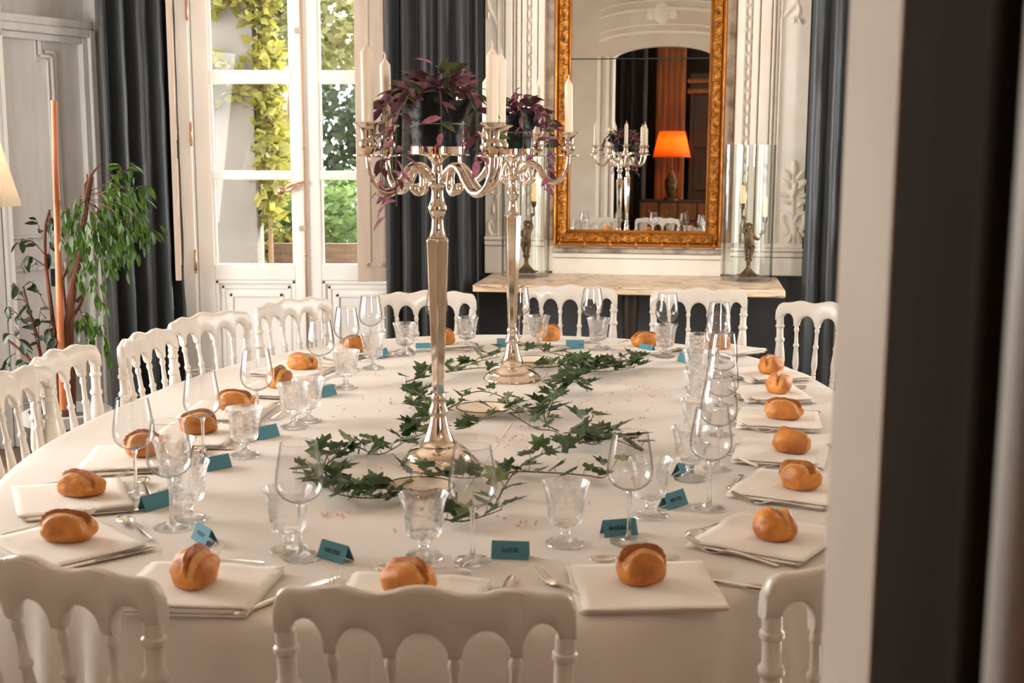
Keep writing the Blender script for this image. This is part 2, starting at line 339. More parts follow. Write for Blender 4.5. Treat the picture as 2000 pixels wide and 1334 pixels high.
# ------------------------------------------------------------------ overmantel (cream plaster) round the mirror
def S(u, v=300, off=0): return on_wall(u, v, off)[0]
def Z(v, u=1250, off=0): return on_wall(u, v, off)[1]
om = structure(empty('trim_1')); om.matrix_world = WM
sl, sr = S(951), S(1572); zb = Z(536, 1540)
m = MB(); m.box(sl, sr, -.05, 0, zb, CEIL); m.build('backing_panel', 'cream_plaster', om, smooth=0)
def strip(u0, u1, d0, name='moulding_strip', mm='cream_plaster', z0=None, z1=CEIL):
    m = MB(); m.box(S(u0), S(u1), -d0, -.03, z0 if z0 else zb + .17, z1); m.build(name, mm, om, smooth=0, bevel=.006)
for u0, u1, dd in ((974, 979, .068), (984, 988, .066), (990, 1004, .08), (1006, 1010, .072), (1013, 1020, .085), (1022, 1031, .075), (1041, 1052, .082), (1054, 1067, .09)): strip(u0, u1, dd)
for u0, u1, dd in ((1432, 1447, .09), (1462, 1474, .082), (1477, 1497, .075), (1500, 1504, .085), (1507, 1511, .07), (1514, 1518, .07)): strip(u0, u1, dd)
strip(1068, 1084, .056, 'recess_strip', 'worn_plaster'); strip(1412, 1431, .056, 'recess_strip', 'worn_plaster')
for u in (1036, 1455):
    m = MB(); k = 0; z = zb + .2
    while z < 2.7: m.ball((S(u), -.062, z), (.011, .016, .026), 8, 6); z += .062
    o = m.build('bead_moulding', 'cream_plaster', om); o['kind'] = 'stuff'
# plinth bands at the foot
def band(u0, u1, v0, v1, d0, name='plinth_band', mm='cream_plaster'):
    m = MB(); m.box(S(u0), S(u1), -d0, -.03, Z(v1, (u0 + u1) / 2), Z(v0, (u0 + u1) / 2)); m.build(name, mm, om, smooth=0, bevel=.006)
band(1083, 1414, 484, 493, .075, 'worn_ledge', 'worn_plaster'); band(1083, 1414, 494, 503, .085); band(1083, 1414, 504, 536, .07)
band(1430, 1573, 482, 489, .10); band(1430, 1573, 490, 500, .09); band(1430, 1573, 501, 536, .08)
band(951, 1068, 460, 467, .10); band(951, 1068, 468, 478, .09); band(951, 1068, 479, 532, .08)
# carved relief
def relief(pts, name, r0=.010, off=.052):
    m = MB(); P = [(S(u, v, off), -off, Z(v, u, off)) for u, v in pts]; P = crom(P, 5); n = len(P)
    m.tube(P, [r0 * (1 - .6 * abs(2 * i / (n - 1) - 1) ** 2) for i in range(n)], 8); m.build(name, 'cream_plaster', om)
def petal(u, v, L, ang, name='carved_leaf', off=.052, w=.4):
    s0, z0 = S(u, v, off), Z(v, u, off); m = MB(); m.ball((0, 0, 0), (L / 2, .024, L / 2 * w), 10, 6)
    mm = Matrix.Translation((s0, -off, z0)) @ Matrix.Rotation(-ang, 4, 'Y') @ Matrix.Translation((L / 2, 0, 0)); m.build(name, 'cream_plaster', om, M=mm)
for dx in (0, -584):
    if dx == 0:
        relief([(1550 + dx, 322), (1548 + dx, 380), (1549 + dx, 432), (1551 + dx, 478)], 'carved_stem', .009)
        for u, v, L, a in ((1550, 345, .09, 90), (1545, 352, .07, 125), (1555, 352, .07, 55), (1544, 370, .075, 130), (1556, 372, .075, 48), (1541, 385, .06, 160), (1558, 386, .06, 18), (1548, 385, .08, 80), (1545, 400, .05, 150), (1556, 405, .07, 40), (1551, 440, .1, -88), (1554, 450, .08, -70), (1547, 452, .07, -110)): petal(u, v, L, R(a))
        for sx in (-1, 1): relief([(1550, 436), (1550 + sx * 8, 420), (1550 + sx * 20, 418), (1550 + sx * 22, 434), (1550 + sx * 14, 452), (1550 + sx * 22, 462)], 'carved_bow', .016)
    else:
        for u, v, L, a in ((962, 380, .06, 110), (967, 390, .06, 60), (964, 420, .06, 90)): petal(u, v, L, R(a))
        relief([(966, 448), (958, 432), (954, 446), (964, 460), (972, 446), (966, 430)], 'carved_bow', .013)
relief([(1524, 66), (1526, 38), (1542, 18), (1556, 0), (1552, -20)], 'carved_scroll', .014); relief([(1556, 4), (1560, 22), (1552, 40)], 'carved_scroll', .012)
relief([(972, 66), (968, 40), (956, 18), (952, 0)], 'carved_scroll', .014)
for u, v, a in ((1551, 30, -90), (1557, 34, -60), (955, 22, -95)): petal(u, v, .045, R(a))

# ------------------------------------------------------------------ gilt mirror
mr = empty('wall_mirror'); mr.matrix_world = WM
tag(mr, 'tall mirror in an ornate gilt frame above the marble shelf', 'mirror')
OFF = .115
gl, gr, gb = S(1114, 300, OFF - .03), S(1381, 300, OFF - .03), Z(450, 1245, OFF - .03)
zs = Z(114.5, 1245, OFF - .03); ztop = 2.75
m = MB(); m.box(gl - .01, gr + .01, -OFF + .03, -OFF + .05, gb - .01, zs - .003); tag(m.build('lower_mirror_glass', 'mirror_lower', mr, smooth=0), 'large lower mirror pane')
m = MB(); m.box(gl - .01, gr + .01, -OFF + .03, -OFF + .05, zs + .003, ztop + .01); tag(m.build('upper_mirror_glass', 'mirror', mr, smooth=0), 'upper mirror pane above the seam')
m = MB(); m.box(gl - .01, gr + .01, -OFF + .032, -OFF + .048, zs - .003, zs + .003); m.build('mirror_seam', 'black_iron', mr, smooth=0)
FWD = .088
def frame_side(name, p0, p1, inward):
    # cross profile across the width (0 = glass edge, 1 = outer edge): height out of the wall
    p0 = Vector(p0); p1 = Vector(p1); L = (p1 - p0).length; dirv = (p1 - p0).normalized(); outv = -Vector(inward)
    nu = int(L / .003); nv = 26
    def h(t): 
        if t < .10: return .012 + .10 * t
        if t < .16: return .008
        if t < .70: q = (t - .16) / .54; return .022 + .022 * q + .010 * sin(pi * q)
        if t < .76: return .036
        return .046 + .016 * sin(pi * (t - .76) / .24) - .03 * max(0, t - .92) / .08
    m = MB()
    def fn(a, t):
        x = -t * FWD + a * (L + 2 * t * FWD); p = p0 + dirv * x + outv * (t * FWD); z = h(t)
        if .17 < t < .69:
            cell = .058; ci = math.floor(x / cell); lx = (x / cell - ci - .5) * cell; ly = (t - .43) * FWD * (1 if ci % 2 else -1); r_ = math.hypot(lx, ly); th_ = math.atan2(ly, lx)
            q = cos(2 * th_ + r_ * 330) * math.exp(-(r_ / .026) ** 2) + .45 * noise.noise(Vector((x * 130, t * 12, 3.1))) + .3 * cos(x * 2 * pi / cell)
            z += .0048 * q
        elif t > .78: z += .0012 * noise.noise(Vector((x * 20, t * 10, 1)))
        return (p.x, -(OFF - .03) - z, p.z)
    m.grid(fn, nu, nv)
    mi = []
    for j in range(nv):
        for i in range(nu): mi.append(0 if .14 < (j + .5) / nv < .72 else 1)
    m.mi = mi
    return m.build(name, ['gilt', 'gilt_smooth'], mr, smooth=60)
frame_side('frame_rail', (gl, 0, gb), (gr, 0, gb), (0, 0, 1)); frame_side('frame_rail', (gr, 0, gb), (gr, 0, ztop), (-1, 0, 0))
frame_side('frame_rail', (gr, 0, ztop), (gl, 0, ztop), (0, 0, -1)); frame_side('frame_rail', (gl, 0, ztop), (gl, 0, gb), (1, 0, 0))
m = MB(); m.box(gl - FWD + .004, gr + FWD - .004, -OFF + .035, -.052, gb - FWD + .004, ztop + FWD - .004); m.build('frame_back', 'gilt_smooth', mr, smooth=0)
for i in range(7):
    x = gl - .05 + (gr - gl + .1) * i / 6; m = MB(); m.lathe([(.0185, -.006), (.021, -.003), (.021, .003), (.0185, .006)], 12, T((x, -OFF - .012, gb - FWD * .88), ry=pi / 2)); m.build('ribbon_tie', 'gilt_smooth', mr)

# ------------------------------------------------------------------ marble shelf, bracket
ZS = .835
ms = empty('marble_shelf'); ms.matrix_world = WM
tag(ms, 'long veined cream marble shelf under the gilt mirror', 'shelf')
pl = at_z(922, 556, ZS); pr = at_z(1534, 567, ZS); WI = WM.inverted(); a = WI @ pl; bb = WI @ pr; yf = (a.y + bb.y) / 2
m = MB(); m.box(a.x, bb.x, yf, -.0, ZS - .038, ZS); m.build('shelf_slab', 'marble', ms, smooth=0, bevel=.006)
bk = empty('shelf_bracket'); bk.matrix_world = WM; tag(bk, 'dark carved wooden bracket standing under the marble shelf', 'bracket')
sx = S(1231, 620, .3)
m = MB(); m.lathe([(.04, 0), (.05, .1), (.03, .2), (.035, .5), (.043, .62), (.045, .72), (.038, .765), (.02, .797)], 12, T((sx, -.32, 0))); m.build('bracket_leg', 'dark_oak', bk)

# ------------------------------------------------------------------ glass vases with cherub candlesticks
def skin_body(name, joints, edges, m, parent, lvl=2):
    me = bpy.data.meshes.new(name); me.from_pydata([j[:3] for j in joints], edges, []); me.materials.append(MATS[m])
    o = bpy.data.objects.new(name, me); COL.objects.link(o); o.parent = parent
    md = o.modifiers.new('skin', 'SKIN'); md.use_smooth_shade = True
    sv = me.skin_vertices[0].data
    for i, j in enumerate(joints): sv[i].radius = (j[3] * 1.4, j[3] * 1.4)
    sv[0].use_root = True
    s2 = o.modifiers.new('sub', 'SUBSURF'); s2.levels = lvl; s2.render_levels = lvl; return o
def candle_local(L, r, w=True):
    m = MB(); m.lathe([(r, 0), (r, L * .90), (r * .93, L * .915), (r * .45, L * .965), (r * .22, L * .99), (r * .12, L)], 16); return m
def cherub(name, base, flip, label):
    o = empty(name, base, WALLROT); o.scale = (.86,) * 3; tag(o, label, 'candlestick', 'cherub candlesticks in glass vases')
    m = MB(); m.lathe([(.062, 0), (.064, .006), (.05, .016), (.03, .034), (.017, .05), (.013, .06), (.012, .085), (.02, .098), (.024, .106), (.018, .115)], 20)
    for k in range(3): m.ball((.06 * cos(2.1 * k + .5), .06 * sin(2.1 * k + .5), .006), (.02, .012, .007), 8, 6)
    m.build('base', 'bronze', o)
    f = flip
    J = [(0, 0, .195, .020), (0, 0, .225, .019), (0, 0, .252, .021), (0, -.002, .272, .010), (f * -.004, -.004, .298, .0215),   # pelvis, waist, chest, neck, head
         (f * -.020, 0, .259, .011), (f * -.034, .002, .285, .0085), (f * -.030, 0, .318, .0065), (f * -.030, 0, .332, .006),      # raised arm
         (f * .021, 0, .256, .011), (f * .038, -.004, .232, .0085), (f * .056, -.008, .226, .0065), (f * .066, -.01, .236, .006),  # low arm
         (f * -.011, 0, .180, .014), (f * -.013, -.008, .150, .0105), (f * -.010, 0, .120, .0075), (f * -.010, -.014, .114, .006),
         (f * .012, 0, .180, .014), (f * .018, -.004, .152, .0105), (f * .010, .004, .122, .0075), (f * .012, -.012, .116, .006)]
    E = [(0, 1), (1, 2), (2, 3), (3, 4), (2, 5), (5, 6), (6, 7), (7, 8), (2, 9), (9, 10), (10, 11), (11, 12), (0, 13), (13, 14), (14, 15), (15, 16), (0, 17), (17, 18), (18, 19), (19, 20)]
    skin_body('figure', J, E, 'bronze', o)
    m = MB(); rr = random.Random(3)
    for k in range(26):
        a, e_ = rr.uniform(0, 2 * pi), rr.uniform(-.1, 1.4); m.ball((f * -.004 + .021 * cos(a) * cos(e_), -.002 + .021 * sin(a) * cos(e_), .301 + .021 * sin(e_)), .006, 6, 5)
    hr = m.build('curly_hair', 'bronze', o); hr['kind'] = 'stuff'
    m = MB(); m.ball((f * -.004, -.026, .297), (.0035, .005, .004), 6, 5); m.build('nose', 'bronze', o)
    m = MB(); m.tube(crom([(f * -.024, -.006, .205), (0, -.022, .196), (f * .024, -.006, .19), (f * .03, .012, .17)], 5), .007, 8); m.build('drapery', 'bronze', o)
    tips = []
    for (hx, hz, tx, tz) in ((f * -.030, .330, f * -.046, .405), (f * .066, .236, f * .088, .325)):
        b = MB(); mid = (hx + tx) / 2
        b.tube(crom([(hx, -.006, hz), (hx + (tx - hx) * .2, -.006, hz + (tz - hz) * .30), (hx + (tx - hx) * .9, -.006, hz + (tz - hz) * .34), (tx + (tx - hx) * .15, -.006, hz + (tz - hz) * .55), (tx, -.006, tz)], 5), .0055, 8)
        b.ball((mid, -.006, hz + (tz - hz) * .42), (.011, .007, .009), 8, 6); b.ball((hx, -.006, hz + (tz - hz) * .25), (.010, .009, .005), 8, 6)
        br = b.build('branch', 'bronze', o)
        c = MB(); c.lathe([(.006, 0), (.010, .004), (.014, .012), (.016, .03), (.0175, .034), (.0175, .038), (.014, .038)], 14, T((tx, -.006, tz))); c.build('candle_cup', 'bronze', br)
        tips.append(Vector(base) + Matrix.Rotation(WALLROT, 3, 'Z') @ (Vector((tx, -.006, tz + .037)) * .86))
    return tips
VO = .265
vr = wp(on_wall(1459, 540, VO)[0], VO, ZS); vl = wp(on_wall(1026, 536, VO)[0], VO, ZS)
def vase(pos, label):
    o = empty('glass_vase', pos); tag(o, label, 'vase', 'tall glass cylinder vases')
    r, h = .128, .70
    m = MB(); m.lathe([(.002, .0), (r * .96, .0), (r, .012), (r, h), (r - .004, h), (r - .004, .024), (r * .9, .018), (.002, .018)], 48, cap=False); m.build('cylinder_wall', 'vase_glass', o)
vase(vr, 'tall clear glass cylinder vase at the right end of the marble shelf'); vase(vl, 'tall clear glass cylinder vase at the left end of the marble shelf')
zc = ZS + .0195
def candle(name, pos, L, r, label, group, m='wax', tilt=(0, 0), wick=True):
    o = empty(name, pos); o.rotation_euler = (tilt[0], tilt[1], 0); tag(o, label, 'candle', group)
    candle_local(L, r).build('wax_body', m, o)
    if wick: w = MB(); w.tube([(0, 0, L * .985), (.001, 0, L + .008), (-.003, 0, L + .015)], [.0022, .0018, .001], 6); w.build('wick', 'wax' if m == 'wax' else 'wick', o)
    return o
t = cherub('cherub_candlestick', (vr.x + .005, vr.y, zc), 1, 'bronze cherub candlestick with two branches inside the right-hand glass vase')
candle('short_candle', t[0], .095, .0115, 'short yellow candle on the raised branch of the right-hand bronze cherub', 'short candles on bronze cherubs', 'wax_yellow')
candle('short_candle', t[1], .11, .0125, 'yellow candle on the low branch of the right-hand bronze cherub', 'short candles on bronze cherubs', 'wax_yellow', wick=False)
t = cherub('cherub_candlestick', (vl.x + .005, vl.y, zc), -1, 'bronze cherub candlestick with two branches inside the left-hand glass vase')
candle('short_candle', t[0], .10, .0125, 'short yellow candle on the raised branch of the left-hand bronze cherub', 'short candles on bronze cherubs', 'wax_yellow')

# ------------------------------------------------------------------ french window, shutters
w1 = structure(empty('window_1', (0, YW, 0)))
zrow = [(1.935, 2.37), (1.385, 1.862), (.862, 1.335)]
def leafframe(x0, x1, gx0, gx1):
    f = MB(); y0, y1 = -.03, .03
    f.box(x0, gx0, y0, y1, 0.03, 2.9); f.box(gx1, x1, y0, y1, .03, 2.9)
    for z0, z1 in ((2.82, 2.9), (2.37, 2.44), (1.862, 1.935), (1.335, 1.385), (.77, .862), (.03, .16)): f.box(gx0, gx1, y0, y1, z0, z1)
    fr = f.build('leaf_frame', 'white_paint', w1, smooth=0, bevel=.006)
    for z0, z1 in zrow + [(2.44, 2.82)]:
        g = MB(); g.box(gx0 - .004, gx1 + .004, -.002, .002, z0 - .004, z1 + .004); g.build('window_pane', 'pane_glass', w1, smooth=0)
        for (a, b_, c_, d_) in ((gx0, gx0 + .014, z0, z1), (gx1 - .014, gx1, z0, z1)):
            q = MB(); q.box(a, b_, -.018, -.004, c_, d_); q.build('glazing_bead', 'white_paint', w1, smooth=0)
    p = MB(); p.box(gx0, gx1, -.006, .01, .16, .77); p.build('door_panel', 'white_paint', w1, smooth=0)
    for k, (ins, dp) in enumerate(((0, .026), (.03, .016), (.075, .02))):
        q = MB(); t_ = .02
        a, b_, c_, d_ = gx0 + ins, gx1 - ins, .16 + ins, .77 - ins
        q.box(a, b_, -dp, 0, d_ - t_, d_); q.box(a, b_, -dp, 0, c_, c_ + t_); q.box(a, a + t_, -dp, 0, c_, d_); q.box(b_ - t_, b_, -dp, 0, c_, d_)
        q.build('panel_moulding', 'white_paint', w1, smooth=0, bevel=.004)
XM = at_y(597, 400, YW).x
leafframe(LX + .03, XM - .004, at_y(419, 420, YW).x, at_y(576, 420, YW).x)
leafframe(XM + .004, RX - .03, at_y(628, 420, YW).x, RX - .12)
f = MB(); f.box(LX - .06, LX + .026, -.08, .06, 0, 2.95); f.box(RX - .026, RX + .06, -.08, .06, 0, 2.95); f.box(LX, RX, -.08, .06, 2.9, 2.95); f.build('window_frame', 'white_paint', w1, smooth=0, bevel=.006)
f = MB(); f.box(XM - .028, XM + .02, -.045, -.028, .03, 2.88); f.build('meeting_stile', 'white_paint', w1, smooth=0, bevel=.006)
f = MB(); f.tube([(XM + .004, -.058, .05), (XM + .004, -.058, 2.85)], .007, 8)
f.build('espagnolette_rod', 'brass', w1)
for v in (62, 445):
    f = MB(); zz = at_y(590, v, YW).z; f.box(XM - .03, XM + .012, -.066, -.044, zz - .014, zz + .014); f.build('rod_guide', 'shutter_paint', w1, smooth=0, bevel=.003)
for v in (290, 496):
    f = MB(); f.ball((XM + .004, -.058, at_y(590, v, YW).z), (.012, .012, .01), 10, 8); f.build('rod_knuckle', 'brass', w1)
hh = at_y(570, 366, YW)
f = MB(); f.tube([(XM + .01, -.07, hh.z + .03), (XM - .03, -.078, hh.z + .022), (XM - .075, -.08, hh.z + .002), (XM - .105, -.08, hh.z - .01)], [.014, .012, .032, .010], 12, flat=.45)
f.ball((XM - .125, -.082, hh.z - .016), (.026, .014, .026), 12, 8); hd = f.build('window_handle', 'brass', w1)
for v in (20, 262, 508, -150):
    f = MB(); zz = at_y(382, v, YW).z; f.lathe([(.006, -.055), (.009, -.05), (.009, .05), (.006, .055)], 10, T((LX + .028, -.085, zz))); f.ball((LX + .028, -.085, zz + .06), .008, 8, 6); f.ball((LX + .028, -.085, zz - .06), .008, 8, 6); f.build('door_hinge', 'brass', w1)
# shutters
def shutter(name, org, rz, w, label, hooks, mm='shutter_paint'):
    o = empty(name, org, rz); structure(o)
    m = MB(); m.box(0, w, -.015, .015, .80, 2.9); m.build('shutter_leaf', mm, o, smooth=0, bevel=.003)
    for (a, b_) in ((.88, 1.45), (1.55, 2.35)):
        for (x0, x1, z0, z1) in ((.05, w - .05, a, a + .02), (.05, w - .05, b_ - .02, b_), (.05, .07, a, b_), (w - .07, w - .05, a, b_)):
            q = MB(); q.box(x0, x1, -.021, -.012, z0, z1); q.build('panel_moulding', mm, o, smooth=0)
    return o
pb = at_y(698, 470, 6.60)
sr_ = shutter('window_shutter', (pb.x, pb.y, 0), R(10), .2, '', ())
for v in (42, 458):
    q = at_y(700, v, 6.585); h_ = MB()
    h_.tube([(-.03, 0, .028), (-.005, 0, .028), (-.005, 0, -.028), (-.03, 0, -.028), (-.03, 0, .028)], .0035, 6)
    h_.tube([(-.006, 0, 0), (.014, 0, 0), (.024, 0, 0), (.036, 0, 0)], [.008, .007, .016, .034], 12, flat=.35)
    h_.ball((.034, 0, .016), (.014, .008, .02), 10, 6); h_.ball((.034, 0, -.016), (.014, .008, .02), 10, 6)
    ho = h_.build('shutter_hook', 'black_iron', sr_); ho.matrix_world = Matrix.Translation(q)
q = at_y(735, 485, 6.585); h_ = MB(); h_.box(-.035, .0, -.01, .01, -.012, .012); h_.build('hinge_plate', 'grey_paint', sr_, smooth=0).matrix_world = Matrix.Translation(q)
pb = at_y(351, 545, 6.62)
shutter('window_shutter', (pb.x, pb.y - .02, 0), R(106), .22, '', ())
# ------------------------------------------------------------------ curtains
def curtain(name, P0, P1, z0, folds, depth, label, seed=1, hem=True, flare=0):
    rr = random.Random(seed); P0 = Vector((*P0, 0)); P1 = Vector((*P1, 0)); dv = P1 - P0; nrm = Vector((dv.y, -dv.x, 0)).normalized()
    ph = [rr.uniform(-.6, .6) for _ in range(9)]; am = [rr.uniform(.6, 1.3) for _ in range(20)]
    m = MB()
    def fn(a, t):
        z = z0 + (CEIL - .1 - z0) * t; k = a * folds; i = int(k) % 20
        w = sin(2 * pi * k + .5 * sin(2.2 * t + ph[0]) + .25 * noise.noise(Vector((a * 4, t * 3, seed))))
        w = w * am[i] * (1 - .25 * t) + .35 * sin(4 * pi * k + ph[1] + t)
        x = (a - .5) * (1 + flare * (1 - t)) + .5 + .015 * sin(2 * pi * k * .5 + ph[2])
        p = P0 + dv * x + nrm * (depth * w + .012 * noise.noise(Vector((a * 9, t * 14, seed * 3))))
        return (p.x, p.y, z)
    m.grid(fn, folds * 18, 40); o = m.build(name, 'curtain_cloth', None, smooth=80, solid=.004)
    tag(o, label, 'curtain'); return o
a = at_y(203, 400, 6.38); b_ = at_y(347, 400, 6.70)
curtain('curtain', (a.x, a.y), (b_.x, b_.y), .02, 4, .055, 'dark slate curtain hanging beside the potted fig, at the window', 2, flare=.05)
a = at_y(757, 300, 6.60); b_ = at_y(930, 300, 6.62)
curtain('curtain', (a.x, a.y), (b_.x, b_.y), .02, 5, .055, 'dark slate curtain hanging between the window shutter and the cream overmantel', 5, flare=.08)
a = at_y(1578, 300, 6.36); b_ = at_y(1735, 300, 6.30)
curtain('curtain', (a.x, a.y), (b_.x, b_.y), .02, 4, .045, 'dark slate curtain hanging beyond the carved panel, next to the door jamb', 8)

# ------------------------------------------------------------------ grey panelled door in the oblique wall
dr = structure(empty('door_2')); dr.matrix_world = OM
def osz(u, v, off=.0):
    d = ray(u, v); p0 = O0 + ON * off; P = CP + d * ((p0 - CP).dot(ON) / d.dot(ON)); q = OM.inverted() @ P; return q.x, q.z
xr, zt = osz(152, 95); xl = 1.4
zt2 = osz(140, 86)[1]
m = MB(); m.box(xr, xl, .0, .05, .02, zt2); m.build('door_leaf', 'grey_paint', dr, smooth=0)
for (w0, w1_, dep, gap) in ((0, .035, .035, 0), (.035, .075, .055, 0), (.075, .12, .04, 0)):
    m = MB(); x1 = xr - w0; x0 = xr - w1_
    m.box(x0, x1, -dep, .06, 0, zt2 + w1_); m.box(x1, xl, -dep, .06, zt2 + w0, zt2 + w1_); m.build('door_architrave', 'grey_paint', dr, smooth=0, bevel=.006)
xp = osz(112, 200)[0]; zp = osz(60, 56)[1]
for ins, dep, tt in ((0, .012, .016), (.024, .02, .014), (.048, .010, .01)):
    m = MB(); x0 = xp + ins; z1 = zp - ins; nx, nz = .07, .10
    m.box(x0, x0 + tt, -dep, .02, 1.05, z1 - nz); m.box(x0, x0 + nx, -dep, .02, z1 - nz - tt, z1 - nz); m.box(x0 + nx, x0 + nx + tt, -dep, .02, z1 - nz, z1)
    m.box(x0 + nx, xl, -dep, .02, z1 - tt, z1); m.box(x0, xl, -dep, .02, 1.05, 1.05 + tt)
    m.build('panel_moulding', 'grey_paint', dr, smooth=0, bevel=.003)
for ins in (0, .03):
    m = MB(); x0 = xp + ins; m.box(x0, x0 + .016, -.014, .02, .2 + ins, .93 - ins); m.box(x0, xl, -.014, .02, .914 - ins, .93 - ins); m.box(x0, xl, -.014, .02, .2 + ins, .216 + ins); m.build('panel_moulding', 'grey_paint', dr, smooth=0, bevel=.003)
xm, _ = osz(9, 300)
for (dx, w_, dep, mm) in ((0, .03, .035, 'white_paint'), (.035, .02, .05, 'grey_paint'), (.06, .07, .03, 'grey_paint')):
    m = MB(); m.box(xm + dx, xm + dx + w_, -dep, .03, 0, 2.9); m.build('meeting_strip', mm, dr, smooth=0, bevel=.004)
kx, kz = osz(103, 540); m = MB(); m.box(kx - .012, kx + .012, -.012, .0, kz - .05, kz + .05); m.build('lock_plate', 'black_iron', dr, smooth=0)
m = MB(); u_, z_ = osz(182, 60); 
m.box(u_ - .06, u_ + .012, -.03, .06, 0, CEIL); m.build('corner_post', 'grey_paint', dr, smooth=0, bevel=.006)

# ------------------------------------------------------------------ floor lamp at the left edge
ls = at_y(-38, 350, 4.5)
lamp = empty('floor_lamp', (ls.x, ls.y, 0)); tag(lamp, 'floor lamp with a pleated cream cone shade beside the grey door', 'lamp')
zb_ = at_y(20, 402, 4.5).z; zt_ = at_y(5, 272, 4.5).z; rb = (at_y(36, 402, 4.5).x - ls.x); rt_ = (at_y(-6, 272, 4.5).x - ls.x)
m = MB(); m.grid(lambda a, t: ((rb + (rt_ - rb) * t + .0015 * sin(a * 2 * pi * 60)) * cos(2 * pi * a), (rb + (rt_ - rb) * t + .0015 * sin(a * 2 * pi * 60)) * sin(2 * pi * a), zb_ + (zt_ - zb_) * t), 240, 4, cu=True)
m.build('lamp_shade', 'lampshade', lamp, smooth=80, solid=.002)
m = MB(); m.lathe([(.14, 0), (.14, .02), (.03, .05), (.012, .08), (.012, zb_ + .1)], 20); m.build('pole', 'brass', lamp)
m = MB(); m.ball((0, 0, zb_ + .13), .03); m.build('bulb', 'white_paint', lamp)
light('floor_lamp_light', 'POINT', (ls.x, ls.y, zb_ + .2), (0, 0, 0), 1.6, (1, .94, .86))

# ------------------------------------------------------------------ potted fig with bamboo stake
def leaf_mesh(name, L, w, m, droop=.15, seg=4):
    b = MB(); vs = []; fs = []
    for i in range(seg + 1):
        t = i / seg; ww = w * sin(pi * min(1, t * .93 + .035)) ** .8 * (1 - .35 * t); z = -droop * L * t * t
        vs += [(-ww, t * L, z + .25 * ww), (0, t * L, z), (ww, t * L, z + .25 * ww)]
    for i in range(seg):
        a = i * 3; fs += [(a, a + 1, a + 4, a + 3), (a + 1, a + 2, a + 5, a + 4)]
    b.add(vs, fs); return b.mesh(name, m, 80)
def aim(pos, d, roll=0, s=1):
    d = Vector(d).normalized(); x = d.cross(Vector((0, 0, 1))); x = x.normalized() if x.length > .05 else Vector((1, 0, 0)); z = x.cross(d)
    return frame_m(Vector(pos), x, d, z) @ Matrix.Rotation(roll, 4, 'Y') @ Matrix.Scale(s, 4)
YF = 4.75
fp = at_y(132, 800, YF)
fig = empty('potted_fig', (fp.x, fp.y, 0)); tag(fig, 'tall weeping fig in a dark pot tied to a bamboo stake, by the grey door', 'plant')
pr_ = .165; pz = fp.z + .0
m = MB(); m.lathe([(.12, 0), (.135, .03), (pr_ - .01, pz - .06), (pr_ - .012, pz - .04)], 32); m.lathe([(pr_ - .03, pz - .05), (pr_ - .03, pz - .06), (.01, pz - .06)], 32, cap=False); m.build('plant_pot', 'pot_dark', fig)
m = MB(); m.lathe([(pr_ - .012, pz - .05), (pr_ + .004, pz - .045), (pr_ + .004, pz - .004), (pr_ - .004, pz), (pr_ - .02, pz), (pr_ - .022, pz - .05)], 32, cap=False); m.build('pot_rim', 'pot_rim', fig)
m = MB(); m.lathe([(.001, pz - .05), (pr_ - .024, pz - .05)], 24, cap=False); m.build('potting_soil', 'soil', fig)
def fl_(u, v, dy=0): p = at_y(u, v, YF + dy); return (p.x - fp.x, p.y - fp.y, p.z)
m = MB(); q0 = fl_(124, 800, -.06); q1 = fl_(118, 640, -.06); q2 = fl_(105, 196, -.05)
P = [Vector(q0) + (Vector(q1) - Vector(q0)) * t for t in (0, .5)] + [Vector(q1) + (Vector(q2) - Vector(q1)) * t for t in (0, .1, .3, .5, .56, .565, .57, .8, .985, .99, 1)]
m.tube(P, [.014, .014, .014, .014, .013, .013, .012, .0145, .012, .0115, .011, .0125, .011], 10); m.build('bamboo_stake', 'bamboo', fig)
trunks = [[(128, 830), (135, 700), (138, 600), (150, 520), (164, 430), (172, 380), (178, 345)], [(140, 830), (140, 720), (132, 640), (140, 560), (158, 500), (165, 440), (168, 360)], [(133, 820), (128, 690), (138, 580), (152, 515), (160, 480)],
          [(120, 830), (112, 700), (100, 600), (90, 520), (88, 450), (97, 410)], [(110, 830), (80, 700), (70, 650), (55, 600), (45, 560)], [(115, 830), (95, 760), (60, 705), (35, 680), (10, 660)],
          [(150, 590), (162, 575)], [(140, 620), (155, 600), (163, 580)], [(120, 545), (135, 520), (143, 500)], [(168, 360), (180, 340), (199, 316)], [(172, 380), (170, 340)], [(120, 545), (126, 580), (128, 610)]]
tm = MB(); tw = MB()
for i, t in enumerate(trunks):
    P = crom([fl_(u, v, .04 * sin(i * 2.1) * (j > 0)) for j, (u, v) in enumerate(t)], 4); n = len(P); r0 = (.020, .018, .016, .011, .010, .009, .008, .009, .009, .006, .006, .006)[i]
    tm.tube(P, [r0 * (1 - .55 * k / n) for k in range(n)], 7)
tk = tm.build('trunk', 'bark', fig); tk['kind'] = 'stuff'
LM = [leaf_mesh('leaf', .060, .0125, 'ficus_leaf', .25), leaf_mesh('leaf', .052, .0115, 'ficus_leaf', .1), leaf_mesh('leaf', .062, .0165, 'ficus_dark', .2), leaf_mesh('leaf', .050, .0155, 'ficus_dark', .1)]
xl = MB()
rr = random.Random(11)
